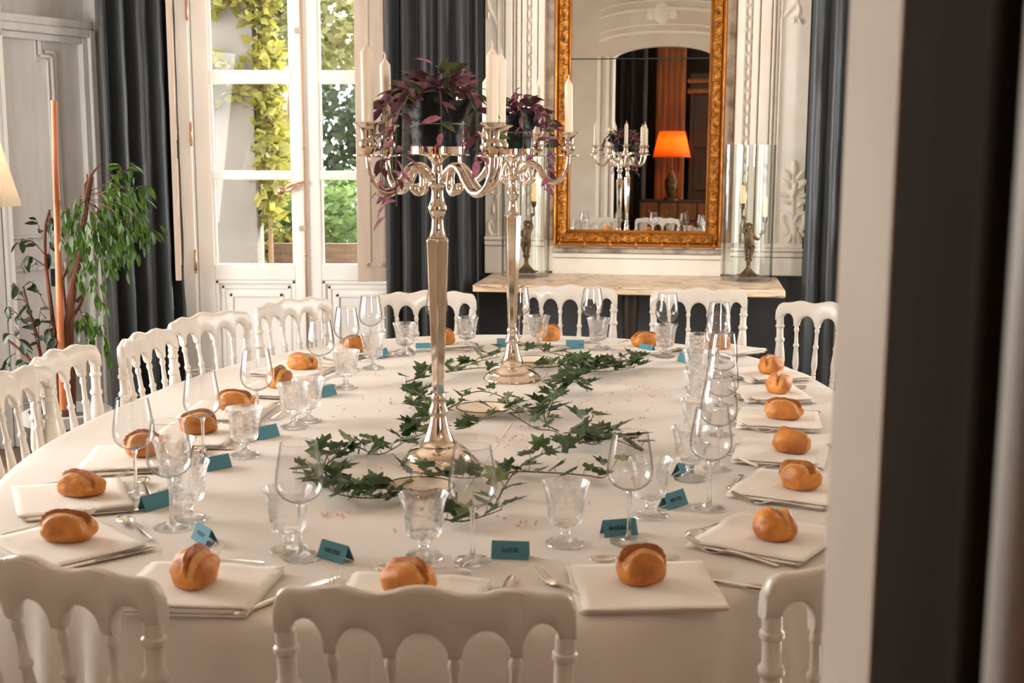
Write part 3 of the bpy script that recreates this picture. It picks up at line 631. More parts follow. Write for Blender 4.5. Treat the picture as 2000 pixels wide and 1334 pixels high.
def twig(pts, n, dark, down=.8, s=1.0, thick=.0022, spread=1.0, extra=0):
    P = crom([fl_(u, v, dy) for u, v, dy in pts], 5); tw.tube(P, [thick * (1 - .6 * k / len(P)) for k in range(len(P))], 4)
    for k in range(n):
        f = (.2 + .8 * (((k * 7919) % n) + rr.random() * .7) / n) * (len(P) - 1); i = min(int(f), len(P) - 2); p = P[i].lerp(P[i + 1], f - i); t = (P[i + 1] - P[i]).normalized()
        d = t * .5 + Vector((rr.uniform(-1, 1), rr.uniform(-1, 1), rr.uniform(-1, .5))) * .7 * spread + Vector((0, 0, -down * rr.uniform(.4, 1)))
        if k >= n - extra:
            mt = aim(p + Vector((rr.uniform(-.03, .03), rr.uniform(-.04, .04), rr.uniform(-.03, .03))), d, rr.uniform(-.9, .9), s * rr.uniform(.6, 1.0)); lm = LM[rr.randint(0, 1)]
            xl.add([v.co for v in lm.vertices], [tuple(q.vertices) for q in lm.polygons], mt); continue
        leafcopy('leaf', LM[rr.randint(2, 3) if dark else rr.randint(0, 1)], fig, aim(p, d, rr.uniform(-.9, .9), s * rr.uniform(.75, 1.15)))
crown = [([(172, 385, 0), (215, 372, -.1), (255, 365, -.1), (290, 362, -.05)], 7), ([(172, 375, 0), (215, 355, -.02), (245, 335, 0), (262, 322, 0)], 6), ([(175, 380, 0), (220, 375, .05), (260, 400, .06), (275, 430, .05)], 9),
         ([(175, 390, 0), (230, 395, -.1), (275, 430, -.12), (285, 470, -.1)], 10), ([(175, 390, 0), (220, 410, -.12), (250, 450, -.14), (262, 500, -.14)], 11), ([(172, 395, 0), (205, 420, .1), (235, 470, .1), (240, 520, .1)], 11),
         ([(170, 395, 0), (195, 430, -.1), (210, 480, -.1), (225, 525, -.1)], 11), ([(170, 390, 0), (180, 430, -.14), (190, 480, -.14), (200, 530, -.12)], 11), ([(168, 390, 0), (150, 410, -.08), (140, 450, -.1), (138, 490, -.1)], 9),
         ([(168, 385, 0), (140, 395, .06), (125, 420, .06), (122, 470, .05)], 8), ([(200, 365, 0), (235, 335, -.05), (233, 322, -.05)], 3), ([(230, 385, -.1), (265, 385, -.1), (285, 388, -.1)], 5), ([(230, 420, -.1), (270, 440, -.12), (305, 452, -.12)], 6),
         ([(195, 480, -.1), (190, 530, -.1), (188, 570, -.1), (205, 600, -.1)], 5), ([(170, 470, -.05), (162, 520, -.06), (158, 560, -.06)], 6), ([(185, 400, .1), (215, 440, .12), (225, 490, .12)], 9), ([(165, 420, -.1), (160, 460, -.12), (165, 500, -.12)], 8),
         ([(160, 610, 0), (185, 625, -.06), (200, 650, -.06), (215, 700, -.05)], 7), ([(158, 610, 0), (170, 640, -.06), (178, 680, -.06)], 7), ([(155, 600, 0), (165, 625, .06), (180, 640, .06)], 6)]
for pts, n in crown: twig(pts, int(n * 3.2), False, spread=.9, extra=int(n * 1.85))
side = [([(90, 480, 0), (75, 440, 0), (68, 425, 0)], 3), ([(90, 500, 0), (60, 470, -.05), (30, 475, -.05)], 6), ([(88, 520, 0), (55, 500, -.05), (40, 520, -.05)], 6), ([(97, 410, 0), (100, 450, 0), (95, 500, .02)], 6), ([(75, 680, 0), (50, 590, -.05), (25, 550, -.06)], 8),
        ([(80, 700, 0), (60, 620, -.08), (45, 570, -.08)], 8), ([(70, 650, 0), (30, 610, -.05), (12, 600, -.05)], 8), ([(90, 600, 0), (70, 560, .03), (60, 550, .03)], 6), ([(80, 690, 0), (75, 640, -.05), (80, 600, -.05)], 7), ([(60, 705, 0), (35, 660, -.05), (10, 650, -.05)], 7),
        ([(95, 760, 0), (60, 720, -.08), (40, 700, -.08)], 6), ([(100, 620, 0), (95, 650, -.06), (90, 690, -.06)], 7), ([(110, 700, 0), (105, 660, -.06), (108, 630, -.06)], 6), ([(30, 690, 0), (15, 700, -.05), (5, 720, -.05)], 4)]
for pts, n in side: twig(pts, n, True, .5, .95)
o = xl.build('foliage', 'ficus_leaf', fig, smooth=80); o['kind'] = 'stuff'
o = tw.build('twigs', 'bark', fig); o['kind'] = 'stuff'

# ------------------------------------------------------------------ oval table and cloth
ZT = .75; TC = Vector((-.085, 3.42, 0)); TA, TB, TN = 1.07, 1.585, 2.4
TM = Matrix.Translation(TC) @ Matrix.Rotation(-BETA, 4, 'Z'); TI = TM.inverted()
def sup(t, a=TA, b=TB, n=TN):
    c_, s_ = cos(t), sin(t); return Vector((a * math.copysign(abs(c_) ** (2 / n), c_), b * math.copysign(abs(s_) ** (2 / n), s_), 0))
def inward(p):      # inward horizontal normal of the table edge near world point p
    q = TI @ Vector((p[0], p[1], 0)); g = Vector((math.copysign((abs(q.x) / TA) ** (TN - 1) / TA, q.x), math.copysign((abs(q.y) / TB) ** (TN - 1) / TB, q.y), 0))
    return (TM.to_3x3() @ (-g)).normalized()
tb = empty('dining_table', TC, -BETA); tag(tb, 'large oval dining table hidden under the white cloth', 'table')
NS = 288
m = MB(); vs = [sup(2 * pi * k / 96, TA - .008, TB - .008) for k in range(96)]
m.add([(p.x, p.y, .715) for p in vs] + [(p.x, p.y, .742) for p in vs], [tuple(range(95, -1, -1)), tuple(range(96, 192))] + [(k, (k + 1) % 96, 96 + (k + 1) % 96, 96 + k) for k in range(96)]); m.build('table_top', 'dark_oak', tb)
for sx in (-1, 1):
    for sy in (-1, 0, 1): m = MB(); m.lathe([(.03, 0), (.035, .3), (.045, .715)], 12, T((sx * .62, sy * 1.0, 0))); m.build('leg', 'dark_oak', tb)
m = MB(); rings = []; rr = random.Random(5)
nang = 34; phs = [rr.uniform(0, 6.28) for _ in range(6)]
def fold(t): return .5 * sin(nang * t + 1.4 * sin(5 * t + phs[0])) + .35 * sin(19 * t + phs[1] + sin(3 * t)) + .25 * sin(53 * t + phs[2])
prof = [(f, ZT, 0) for f in (.02, .15, .3, .45, .6, .72, .82, .9, .95, .98)] + [(.994, ZT - .0008, 0), (1.001, ZT - .004, 0), (1.006, ZT - .011, .002), (1.009, ZT - .022, .005)] + [(1.010 + .008 * k / 12, ZT - .022 - .255 * k / 12, .006 + .026 * (k / 12) ** .7) for k in range(1, 13)]
vs = []
for f, z, am in prof:
    for k in range(NS):
        t = 2 * pi * k / NS; p = sup(t) * f
        if am: nrm = sup(t, 1 / TA, 1 / TB, TN / (TN - 1)) if False else Vector((p.x / TA ** 2, p.y / TB ** 2, 0)).normalized(); p = p + nrm * am * fold(t)
        vs.append((p.x, p.y, z))
nr = len(prof)
m.add(vs, [(i * NS + k, (i + 1) * NS + k, (i + 1) * NS + (k + 1) % NS, i * NS + (k + 1) % NS) for i in range(nr - 1) for k in range(NS)] + [tuple(range(NS))])
cl = m.build('tablecloth', 'cloth', None, smooth=60); cl.matrix_world = TM; tag(cl, 'white cloth covering the oval table and falling in folds', 'tablecloth')
# pressed crease ridges in the cloth shader
nt = MATS['cloth'].node_tree; n = nt.nodes; L = nt.links
tc = n.new('ShaderNodeTexCoord'); sp = n.new('ShaderNodeSeparateXYZ'); L.new(tc.outputs['Object'], sp.inputs[0])
prev = None
for ax, val in (('Y', -.45), ('Y', .55), ('X', .1)):
    a1 = n.new('ShaderNodeMath'); a1.operation = 'SUBTRACT'; a1.inputs[1].default_value = val; L.new(sp.outputs[ax], a1.inputs[0])
    a2 = n.new('ShaderNodeMath'); a2.operation = 'ABSOLUTE'; L.new(a1.outputs[0], a2.inputs[0])
    a3 = n.new('ShaderNodeMapRange'); a3.inputs[1].default_value = 0; a3.inputs[2].default_value = .004; a3.inputs[3].default_value = 1; a3.inputs[4].default_value = 0; L.new(a2.outputs[0], a3.inputs[0])
    if prev: ad = n.new('ShaderNodeMath'); ad.operation = 'ADD'; L.new(prev, ad.inputs[0]); L.new(a3.outputs[0], ad.inputs[1]); prev = ad.outputs[0]
    else: prev = a3.outputs[0]
bp0 = [x for x in n if x.type == 'BUMP'][0]; bp = n.new('ShaderNodeBump'); bp.inputs['Strength'].default_value = .5; bp.inputs['Distance'].default_value = .003
L.new(prev, bp.inputs['Height']); L.new(bp0.outputs[0], bp.inputs['Normal']); L.new(bp.outputs[0], n['Principled BSDF'].inputs['Normal'])

# ------------------------------------------------------------------ white spindle-back chairs (origin under the seat, facing +y)
CW = .43
def crest_top(x):
    a = abs(x); z = .880 + .016 * math.exp(-(x / .05) ** 2) + .011 * math.exp(-((a - .121) / .034) ** 2)
    e_ = .215 - a
    if e_ < .026: z -= .030 * (1 - math.sqrt(max(0, 1 - (1 - e_ / .026) ** 2)))
    return z
ARCH = [(-.166, .0245, .836), (-.0895, .0335, .829), (0, .0365, .826), (.0895, .0335, .829), (.166, .0245, .836)]
def crest_bot(x):
    for c_, w_, z_ in ARCH:
        q = (x - c_) / w_
        if abs(q) < 1: return z_ - (.045 if q * x < 0 or abs(c_) < .15 else .028) * (1 - math.sqrt(1 - q * q * .998))
    return .784 if abs(x) < .16 else .806
def crest_depth(x): return -.235 + .034 * (x / .215) ** 2
def build_chair():
    o = empty('spindle_chair')
    xs = sorted(set([-.215 + .43 * i / 64 for i in range(65)] + [c_ + w_ * q for c_, w_, _ in ARCH for q in (-.999, -.97, -.9, -.75, .75, .9, .97, .999)])); m = MB(); K = 12; vs = []
    for x in xs:
        zt, zb = crest_top(x), crest_bot(x); y = crest_depth(x); th = .0125; tilt = -.12
        for k in range(K):
            q = 2 * pi * k / K; cy, cz = cos(q), sin(q); cy = math.copysign(abs(cy) ** .6, cy); cz = math.copysign(abs(cz) ** .35, cz)
            z = (zt + zb) / 2 + (zt - zb) / 2 * cz; vs.append((x, y + th * cy + tilt * (z - .8), z))
    n_ = len(xs); fs = [(i * K + k, (i + 1) * K + k, (i + 1) * K + (k + 1) % K, i * K + (k + 1) % K) for i in range(n_ - 1) for k in range(K)] + [tuple(range(K)), tuple((n_ - 1) * K + k for k in range(K - 1, -1, -1))]
    m.add(vs, fs); m.build('crest_rail', 'chair_paint', o, smooth=55)
    def spin(r): return [(r * .9, 0), (r * .9, .012), (r * 1.25, .016), (r * 1.25, .022), (r * .8, .027), (r * 1.1, .05), (r * 1.2, .062), (r * .85, .078), (r * 1.25, .083), (r * 1.25, .089), (r * .9, .094), (r * 1.2, .10), (r * .9, .106), (r * 1.5, .135), (r * 1.3, .165), (r * .95, .20), (r * 1.35, .206), (r * 1.35, .212), (r * .9, .218), (r * .8, .262), (r * 1.15, .268), (r * 1.15, .276), (r * .85, .282), (r * .85, .30)]
    def rod(name, x0, z0, x1, z1, y0, y1, r, seg=12):
        p0 = Vector((x0, y0, z0)); p1 = Vector((x1, y1, z1)); L_ = (p1 - p0).length; s_ = L_ / .30
        mm = (p1 - p0).to_track_quat('Z', 'Y').to_matrix().to_4x4(); b = MB(); b.lathe([(rad, zz * s_) for rad, zz in spin(r)], seg); b.build(name, 'chair_paint', o, M=Matrix.Translation(p0) @ mm)
    for x in (-.132, -.0455, .0455, .132): rod('back_spindle', x * .86, .495, x, .80, -.186, crest_depth(x) + .002, .0088)
    for s_ in (-1, 1):
        b = MB(); x0, x1 = s_ * .178, s_ * .2
        pr_ = [(.011, 0), (.017, .1), (.019, .14), (.013, .15), (.018, .3), (.020, .42), (.020, .47)]
        mm = (Vector((x1 - x0, -.012, .81 - .0))).to_track_quat('Z', 'Y').to_matrix().to_4x4()
        up_ = [(.016, .475), (.016, .50), (.021, .505), (.021, .513), (.0145, .52), (.019, .55), (.020, .565), (.0145, .58), (.021, .587), (.021, .595), (.0145, .603), (.022, .64), (.020, .675), (.015, .715), (.020, .722), (.020, .73), (.0145, .737), (.0145, .775), (.0185, .779), (.0185, .787), (.015, .79), (.015, .812)]
        b.lathe(pr_ + up_, 14); b.build('rear_leg', 'chair_paint', o, M=Matrix.Translation((x0, -.195, 0)) @ mm)
        b = MB(); b.lathe([(.010, 0), (.013, .05), (.020, .09), (.014, .1), (.018, .25), (.021, .36), (.015, .37), (.021, .385), (.02, .44)], 14, T((s_ * .168, .178, 0))); b.build('front_leg', 'chair_paint', o)
        for z in (.18, .26): b = MB(); b.tube([(s_ * .178, -.19, z), (s_ * .173, 0, z), (s_ * .168, .175, z)], [.008, .012, .008], 8); b.build('stretcher', 'chair_paint', o)
    b = MB(); b.tube([(-.185, -.188, .487), (0, -.192, .487), (.185, -.188, .487)], [.013, .013, .013], 10); b.build('lower_rail', 'chair_paint', o)
    b = MB(); b.tube([(-.166, .178, .2), (0, .178, .2), (.166, .178, .2)], [.008, .012, .008], 8); b.build('stretcher', 'chair_paint', o)
    b = MB(); P = [(-.185, .20), (.185, .20), (.175, -.18), (-.175, -.18)]
    b.add([(x, y, .435) for x, y in P] + [(x, y, .462) for x, y in P], [(3, 2, 1, 0), (4, 5, 6, 7), (0, 1, 5, 4), (1, 2, 6, 5), (2, 3, 7, 6), (3, 0, 4, 7)]); b.build('seat', 'chair_paint', o, smooth=30, bevel=.008)
    return o
chair0 = build_chair(); used = [0]
def place_chair(u, v, phi, label, z=.896):
    p = at_z(u, v, z); ph = R(phi); d = Vector((sin(ph), cos(ph), 0)); back = crest_depth(0) - .010
    o = chair0 if not used[0] else copy_tree(chair0); used[0] = 1
    o.location = (p.x - d.x * back, p.y - d.y * back, 0); o.rotation_euler = (0, 0, -ph); tag(o, label, 'chair', 'white spindle-back chairs round the table')
place_chair(822, 1143, 3, 'white spindle chair seen from behind, at the middle of the table front')
place_chair(52, 1083, 24, 'white spindle chair seen from behind, cut by the lower left corner')
place_chair(1770, 1085, -18, 'white spindle chair seen from behind, half hidden by the door jamb')
place_chair(2, 724, 94, 'white spindle chair on left side, in front of the plant pot')
place_chair(103, 681, 96, 'white spindle chair on left side, right under the fig leaves')
place_chair(268, 648, 97, 'narrow-looking white spindle chair in front of the dark left curtain')
place_chair(395, 609, 118, 'white spindle chair before the hinge side of the french window')
place_chair(560, 582, 124, 'white spindle chair before the middle of the french window')
place_chair(832, 566, 170, 'white spindle chair behind the tall stem of the front candelabrum')
place_chair(1114, 555, 184, 'white spindle chair under the middle of the marble shelf')
place_chair(1366, 561, 192, 'white spindle chair under the right end of the marble shelf')
place_chair(1622, 589, 218, 'white spindle chair at the far right, cut by the door jamb')

# ------------------------------------------------------------------ things on the table: kinds
def build_wine_glass():
    o = empty('wine_glass'); h = .215
    out = [(.006, .100), (.010, .103), (.021, .107), (.0325, .114), (.0405, .124), (.0440, .136), (.0440, .148), (.0420, .164), (.0388, .184), (.0358, .202), (.0338, h)]
    m = MB(); m.lathe(out + [(r - .0011, z) for r, z in reversed(out[1:])] + [(.004, .105), (.001, .105)], 36, cap=False); m.build('glass_bowl', 'bowl_glass', o, smooth=70)
    m = MB(); m.lathe([(.0335, h - .0005), (.0342, h + .0003), (.0332, h + .0008), (.0324, h)], 36, cap=False); m.build('glass_rim', 'stem_glass', o, smooth=70)
    m = MB(); m.lathe([(.001, .1035), (.007, .1035), (.0055, .098), (.0042, .088), (.0036, .06), (.0038, .03), (.0052, .014), (.010, .008), (.02, .0045), (.032, .0028), (.0365, .0022), (.0365, .0006), (.001, .0006)][::-1], 32, cap=False); m.build('glass_stem', 'stem_glass', o, smooth=60)
    return o
def build_goblet():
    o = empty('water_goblet'); h = .120
    out = [(.012, .036), (.022, .038), (.031, .043), (.0335, .052), (.0345, .065), (.0365, .085), (.0405, .105), (.0462, h)]
    m = MB(); m.lathe(out + [(.0448, h)] + [(r - .0026, z) for r, z in reversed(out[2:-1])] + [(.02, .0435), (.001, .043)], 40, cap=False)
    nf = len(m.f); m.mi = [1 if (3 * 40 <= i < 6 * 40) else 0 for i in range(nf)]
    m.build('glass_bowl', ['goblet_glass', 'goblet_pattern'], o, smooth=60)
    m = MB(); m.lathe([(.001, .037), (.0135, .037), (.010, .033), (.0125, .028), (.009, .024), (.0085, .016), (.014, .011), (.028, .0075), (.036, .005), (.0375, .003), (.0365, .0006), (.001, .0006)][::-1], 24, cap=False); m.build('glass_foot', 'goblet_glass', o, smooth=50)
    return o
def slab(m, P, w, th, up_=Vector((0, 0, 1)), K=8):
    P = [Vector(p) for p in P]; n = len(P); vs = []
    for i, p in enumerate(P):
        t = (P[min(i + 1, n - 1)] - P[max(i - 1, 0)]).normalized(); x = t.cross(up_).normalized(); z = x.cross(t)
        ww, tt = (w[i], th[i] if isinstance(th, list) else th)
        for k in range(K): a = 2 * pi * (k + .5) / K; vs.append(p + x * ww * math.copysign(abs(cos(a)) ** .6, cos(a)) * .5 + z * tt * math.copysign(abs(sin(a)) ** .6, sin(a)) * .5)
    m.add(vs, [(i * K + k, (i + 1) * K + k, (i + 1) * K + (k + 1) % K, i * K + (k + 1) % K) for i in range(n - 1) for k in range(K)] + [tuple(range(K)), tuple((n - 1) * K + k for k in range(K - 1, -1, -1))])
def build_fork():
    o = empty('fork'); m = MB(); slab(m, [(0, -.095, .004), (0, -.09, .005), (0, -.05, .008), (0, -.01, .011), (0, .01, .010)], [.010, .014, .012, .007, .007], .0028); m.build('handle', 'steel', o, smooth=50)
    m = MB(); slab(m, [(0, .008, .010), (0, .018, .007), (0, .03, .0035), (0, .045, .003), (0, .052, .0045)], [.007, .012, .021, .022, .022], .0018); hd = m.build('fork_head', 'steel', o, smooth=50)
    m = MB(); m.tube([(0, .051, .0042), (0, .07, .010), (0, .085, .016), (0, .095, .021)], [.0016, .0015, .0013, .0008], 5); me = m.mesh('tine', 'steel')
    for k in range(4): leafcopy('tine', me, hd, T((-.0088 + k * .00587, 0, 0)))
    return o
def build_knife():
    o = empty('table_knife'); m = MB(); slab(m, [(0, -.115, .0045), (0, -.112, .0045), (0, -.06, .0045), (0, -.005, .0045)], [.011, .015, .014, .010], [.005, .0075, .007, .006]); m.build('handle', 'steel', o, smooth=50)
    m = MB(); slab(m, [(0, -.004, .0045), (.0, .03, .0045), (.001, .08, .0045), (.002, .105, .0045), (.004, .115, .0045)], [.012, .019, .019, .014, .004], .0016); m.build('blade', 'steel', o, smooth=50); return o
def build_spoon():
    o = empty('dessert_spoon'); m = MB(); slab(m, [(0, -.085, .004), (0, -.08, .005), (0, -.04, .008), (0, .02, .011), (0, .03, .010)], [.010, .014, .011, .006, .006], .0026); m.build('handle', 'steel', o, smooth=50)
    m = MB()
    def fn(a, t): r = max(t, .02); x, y = .017 * r * cos(2 * pi * a), .028 * r * sin(2 * pi * a); return (x, .056 + y, .0025 + .008 * r ** 2.2)
    m.grid(fn, 24, 6, cu=True); m.build('bowl', 'steel', o, smooth=80, solid=.0012); return o
def build_card(): 
    o = empty('place_card'); w, d_, h = .0345, .0145, .031; m = MB()
    m.add([(-w, -d_, 0), (w, -d_, 0), (w, 0, h), (-w, 0, h)], [(0, 1, 2, 3)]); m.build('outer_flap', 'card', o, smooth=0, solid=.0006)
    m = MB(); m.add([(-w, d_, 0), (w, d_, 0), (w, .0003, h), (-w, .0003, h)], [(3, 2, 1, 0)]); m.build('inner_flap', 'card', o, smooth=0, solid=.0006); return o
def napkin_mesh(seed):
    m = MB(); nl = 4; path = []; a = .118
    for l in range(nl):
        z = .0018 + l * .0027; xs = [-a + 2 * a * i / 14 for i in range(15)]
        if l % 2: xs.reverse()
        path += [(x, z) for x in xs]
        if l < nl - 1: e_ = xs[-1]; path.append((e_ + math.copysign(.0035, e_), z + .00135))
    n_ = len(path) - 1
    def fn(s_, t):
        i = min(int(round(s_ * n_)), n_); x, z = path[i]; y = -.108 + .216 * t; l = z / .0027
        lift = max(0, noise.noise(Vector((x * 9, y * 9, seed * 5.3)))) * .010 * (l / 4) * (abs(y) / .108) ** 2 + max(0, noise.noise(Vector((x * 16 + 3, y * 12, seed)))) * .004 * l / 4
        sk = .05 * (seed % 3 - 1) * y + .004 * noise.noise(Vector((y * 20, l, seed)))
        return (x + sk + .003 * (l % 2), y + .05 * ((seed + 1) % 3 - 1) * x * .6 + .0035 * l * (1 if y < 0 else .3) * (1 if seed % 2 else -1), z + lift)
    m.grid(fn, n_, 14); return m.mesh('napkin', 'napkin_cloth', 50)
NAP = [napkin_mesh(k) for k in range(5)]
def bread_mesh(seed, L_, W_, H_):
    rr = random.Random(seed); m = MB(); nu, nv = 64, 36; g0, g1, g2 = rr.uniform(.05, .3), rr.uniform(.1, .3) * rr.choice((-1, 1)), rr.uniform(.2, .5)
    tap = rr.uniform(-.18, .18); off = seed * 7.7
    def fn(a, t):
        th = 2 * pi * a; ph = pi * min(max(t, .004), .996); x, y, z = sin(ph) * cos(th), sin(ph) * sin(th), -cos(ph)
        x = math.copysign(abs(x) ** .9, x); y = math.copysign(abs(y) ** .92, y)
        g = y - (g0 + g1 * x + g2 * (x * x - .4)); d_ = 1 + .11 * noise.noise(Vector((x * 1.5, y * 1.5, z * 1.5 + off))) - .10 * abs(x) ** 4 + .015 * noise.noise(Vector((x * 6, y * 6, z * 6 + off)))
        if z > -.1:
            w = max(0, min(1, 1.15 - abs(x) ** 3)) * min(1, (z + .1) / .4)
            d_ += w * (-.23 * math.exp(-(g / .10) ** 2) + .16 * math.exp(-((g + .17) / .11) ** 2) - .07 * math.exp(-((g - .30) / .16) ** 2) + .03 * math.exp(-((g - .55) / .15) ** 2))
        zz = z * d_; zz = -.62 + (zz + .62) * .12 if zz < -.62 else zz
        return (x * L_ * d_ * (1 + tap * y), y * W_ * d_ * (1 + tap * x), (zz + .68) * H_ / 1.66)
    m.grid(fn, nu, nv, cu=True); mi = []
    for j in range(nv):
        for i in range(nu):
            th = 2 * pi * (i + .5) / nu; ph = pi * (j + .5) / nv; x, y, z = sin(ph) * cos(th), sin(ph) * sin(th), -cos(ph); g = y - (g0 + g1 * x + g2 * (x * x - .4))
            mi.append(1 if (z > -.2 and .0 < g < .50 - .3 * x * x and abs(x) < .86) else 2 if (z > 0 and -.22 + .1 * abs(x) < g <= .0 and abs(x) < .9) else 0)
    m.mi = mi; return m.mesh('bread_roll', ['crust', 'crumb', 'crust_dark'], 70)
BR = [bread_mesh(k, L_, W_, H_) for k, (L_, W_, H_) in enumerate(((.045, .036, .062), (.052, .037, .056), (.056, .036, .050), (.047, .040, .058), (.058, .035, .054), (.046, .036, .060), (.050, .038, .056)))]
protos = {}
def make(kind, fn):
    if kind not in protos: protos[kind] = fn(); return protos[kind]
    return copy_tree(protos[kind])

# ------------------------------------------------------------------ 21 place settings
# u, v of the bread roll in the photograph, where it is, roll mesh, roll turn, look
NAPZ = ZT + .0135
seats = [
 (798, 1130, 'behind the middle front chair', 1, 0), (380, 1112, 'behind the lower left chair', 0, 80), (1252, 1106, 'between the two front chairs at right', 5, 40),
 (130, 1028, 'at lower left corner of the table', 4, 10), (157, 942, 'on left side, second from the lower corner', 2, 0), (280, 868, 'on left side, third from the lower corner', 3, 20),
 (388, 826, 'on left side, fourth from the lower corner', 1, 30), (458, 782, 'on left side, fifth from the lower corner', 4, 0), (545, 740, 'on left side, sixth from the lower corner', 0, 60),
 (590, 705, 'before the chair at the french window middle', 2, -10), (692, 673, 'at the window end of the table far edge', 3, 0), (865, 659, 'at far edge, behind the front candelabrum', 1, 20),
 (1073, 652, 'at far edge, behind the rear candelabrum', 5, 10), (1260, 663, 'at far edge, under the mirror', 4, 0), (1405, 668, 'at far edge under the shelf end', 6, 30),
 (1506, 713, 'on right side, sixth from the doorway', 3, 15), (1522, 750, 'on right side, fifth from the doorway', 0, 20), (1530, 799, 'on right side, fourth from the doorway', 4, 0),
 (1546, 862, 'on right side, third from the doorway', 1, 160), (1560, 929, 'on right side, second from the doorway', 6, -30), (1513, 1024, 'on right side, closest to the doorway', 3, 100)]
SE = []
for i, (u, v, ph, bm, turn) in enumerate(seats):
    p = at_z(u, v, NAPZ + .025); f = inward(p)
    if i == 1: f = Vector((sin(R(10)), cos(R(10)), 0))
    if i == 2: f = Vector((sin(R(-3)), cos(R(-3)), 0))
    r = Vector((f.y, -f.x, 0)); ang = math.atan2(-f.x, f.y)
    SE.append((p, f, r))
    nd = f * -.012
    if i in (18, 17, 16, 15, 19, 20): nd = f * .02
    nk = bpy.data.objects.new('napkin', NAP[i % 5]); COL.objects.link(nk); s_ = nk.modifiers.new('thick', 'SOLIDIFY'); s_.thickness = .0012
    nk.location = (p.x + nd.x, p.y + nd.y, ZT + .001); nk.rotation_euler = (0, 0, ang + R(((i * 37) % 13) - 6)); tag(nk, 'folded white napkin under the bread roll ' + ph, 'napkin', 'folded napkins')
    o = bpy.data.objects.new('bread_roll', BR[bm]); COL.objects.link(o); o.location = (p.x, p.y, NAPZ - .0005); o.rotation_euler = (0, 0, R(turn + 180 + ((i * 53) % 50) - 25)); tag(o, 'crusty split bread roll on a napkin ' + ph, 'bread', 'bread rolls')
    g = random.Random(i)
    def lay(kind, fn, lx, ly, rot, label, grp, z=.0, tilt=0):
        o = make(kind, fn); q = p + r * lx + f * ly; o.location = (q.x, q.y, ZT + .0008 + z); o.rotation_euler = (tilt, 0, ang + rot); tag(o, label + ph, kind.replace('_', ' ').split()[-1], grp); return o
    if i == 0: lay('fork', build_fork, -.133, .0, R(4), 'steel fork beside the napkin ', 'table forks'); lay('table_knife', build_knife, .158, .01, R(-3), 'steel knife beside the napkin ', 'table knives')
    elif i == 1: lay('fork', build_fork, -.05, .10, R(-8), 'steel fork beside the napkin ', 'table forks'); lay('table_knife', build_knife, .165, .0, R(-28), 'steel knife beside the napkin ', 'table knives')
    elif i == 2: lay('fork', build_fork, -.13, -.012, R(30), 'steel fork beside the napkin ', 'table forks'); lay('table_knife', build_knife, .125, .02, R(60), 'steel knife beside the napkin ', 'table knives')
    else: lay('fork', build_fork, -.128 + g.uniform(-.006, .006), .02, R(g.uniform(-6, 6)), 'steel fork beside the napkin ', 'table forks'); lay('table_knife', build_knife, .132 + g.uniform(-.006, .006), 0, R(g.uniform(-5, 5)), 'steel knife beside the napkin ', 'table knives')
    lay('dessert_spoon', build_spoon, g.uniform(-.02, .01), .135, R(90 + g.uniform(-8, 8)), 'steel dessert spoon laid above the napkin ', 'dessert spoons')

def nearest_phrase(p): return min(range(21), key=lambda i: (SE[i][0] - p).length)
used_n = {}
def setting_label(what, p, kind):
    i = nearest_phrase(p); k = used_n.get((kind, i), 0); used_n[(kind, i)] = k + 1
    return what + (' near setting ' if k == 0 else ' also near setting ' if k == 1 else ' third near setting ') + seats[i][2]
wines = [(258, 778), (328, 823), (392, 726), (500, 682), (625, 626), (676, 600), (723, 578), (853, 564), (1014, 561), (1157, 563), (1304, 573), (1405, 591), (1404, 612), (1413, 651), (1412, 693), (1406, 741), (1391, 797), (1232, 845), (923, 872), (583, 865)]
WPOS = []
for u, v in wines:
    p = at_z(u, v, ZT + .2155); o = make('wine_glass', build_wine_glass); o.location = (p.x, p.y, ZT + .0008); o.rotation_euler = (0, 0, random.uniform(0, 6)); WPOS.append(p)
    tag(o, setting_label('stemmed wine glass', p, 'w'), 'wine glass', 'wine glasses')
gobs = [(364, 902), (338, 857), (476, 797), (572, 750), (602, 740), (675, 685), (728, 653), (791, 631), (912, 620), (1052, 617), (1169, 622), (1300, 634), (1365, 652), (1362, 686), (1366, 727), (1363, 781), (1350, 836), (1271, 897), (1105, 943), (827, 965), (561, 954)]
for u, v in gobs:
    p = at_z(u, v, ZT + .12); o = make('water_goblet', build_goblet); o.location = (p.x, p.y, ZT + .0008); o.rotation_euler = (0, 0, random.uniform(0, 6))
    tag(o, setting_label('pressed water goblet', p, 'g'), 'goblet', 'water goblets')
cards = [(997, 1083, 'LUCIE'), (1209, 1039, 'MARIELLE'), (655, 1086, 'NICOLE'), (1315, 984, 'MICHEL'), (400, 1052, 'HUGO'), (303, 987, ''), (422, 912, ''), (520, 852, ''), (637, 772, ''), (747, 698, ''), (830, 686, ''), (988, 677, ''), (1123, 680, ''), (1263, 689, ''), (1340, 707, ''), (1357, 779, ''), (1333, 922, '')]
CARD_TURN = {0: -5, 1: 16, 2: -38, 3: 46, 4: -54, 5: 54, 6: 45, 7: 52, 8: 58, 9: 72, 10: 8, 12: -2, 13: -48}
for i, (u, v, txt) in enumerate(cards):
    p = at_z(u, v - 6, ZT + .012); f = inward(p); ang = math.atan2(-f.x, f.y)
    if i in CARD_TURN: ang = R(CARD_TURN[i])
    o = make('place_card', build_card); o.location = (p.x, p.y, ZT + .001); o.rotation_euler = (0, 0, ang)
    tag(o, setting_label('teal folded name card', p, 'c'), 'place card', 'teal place cards')
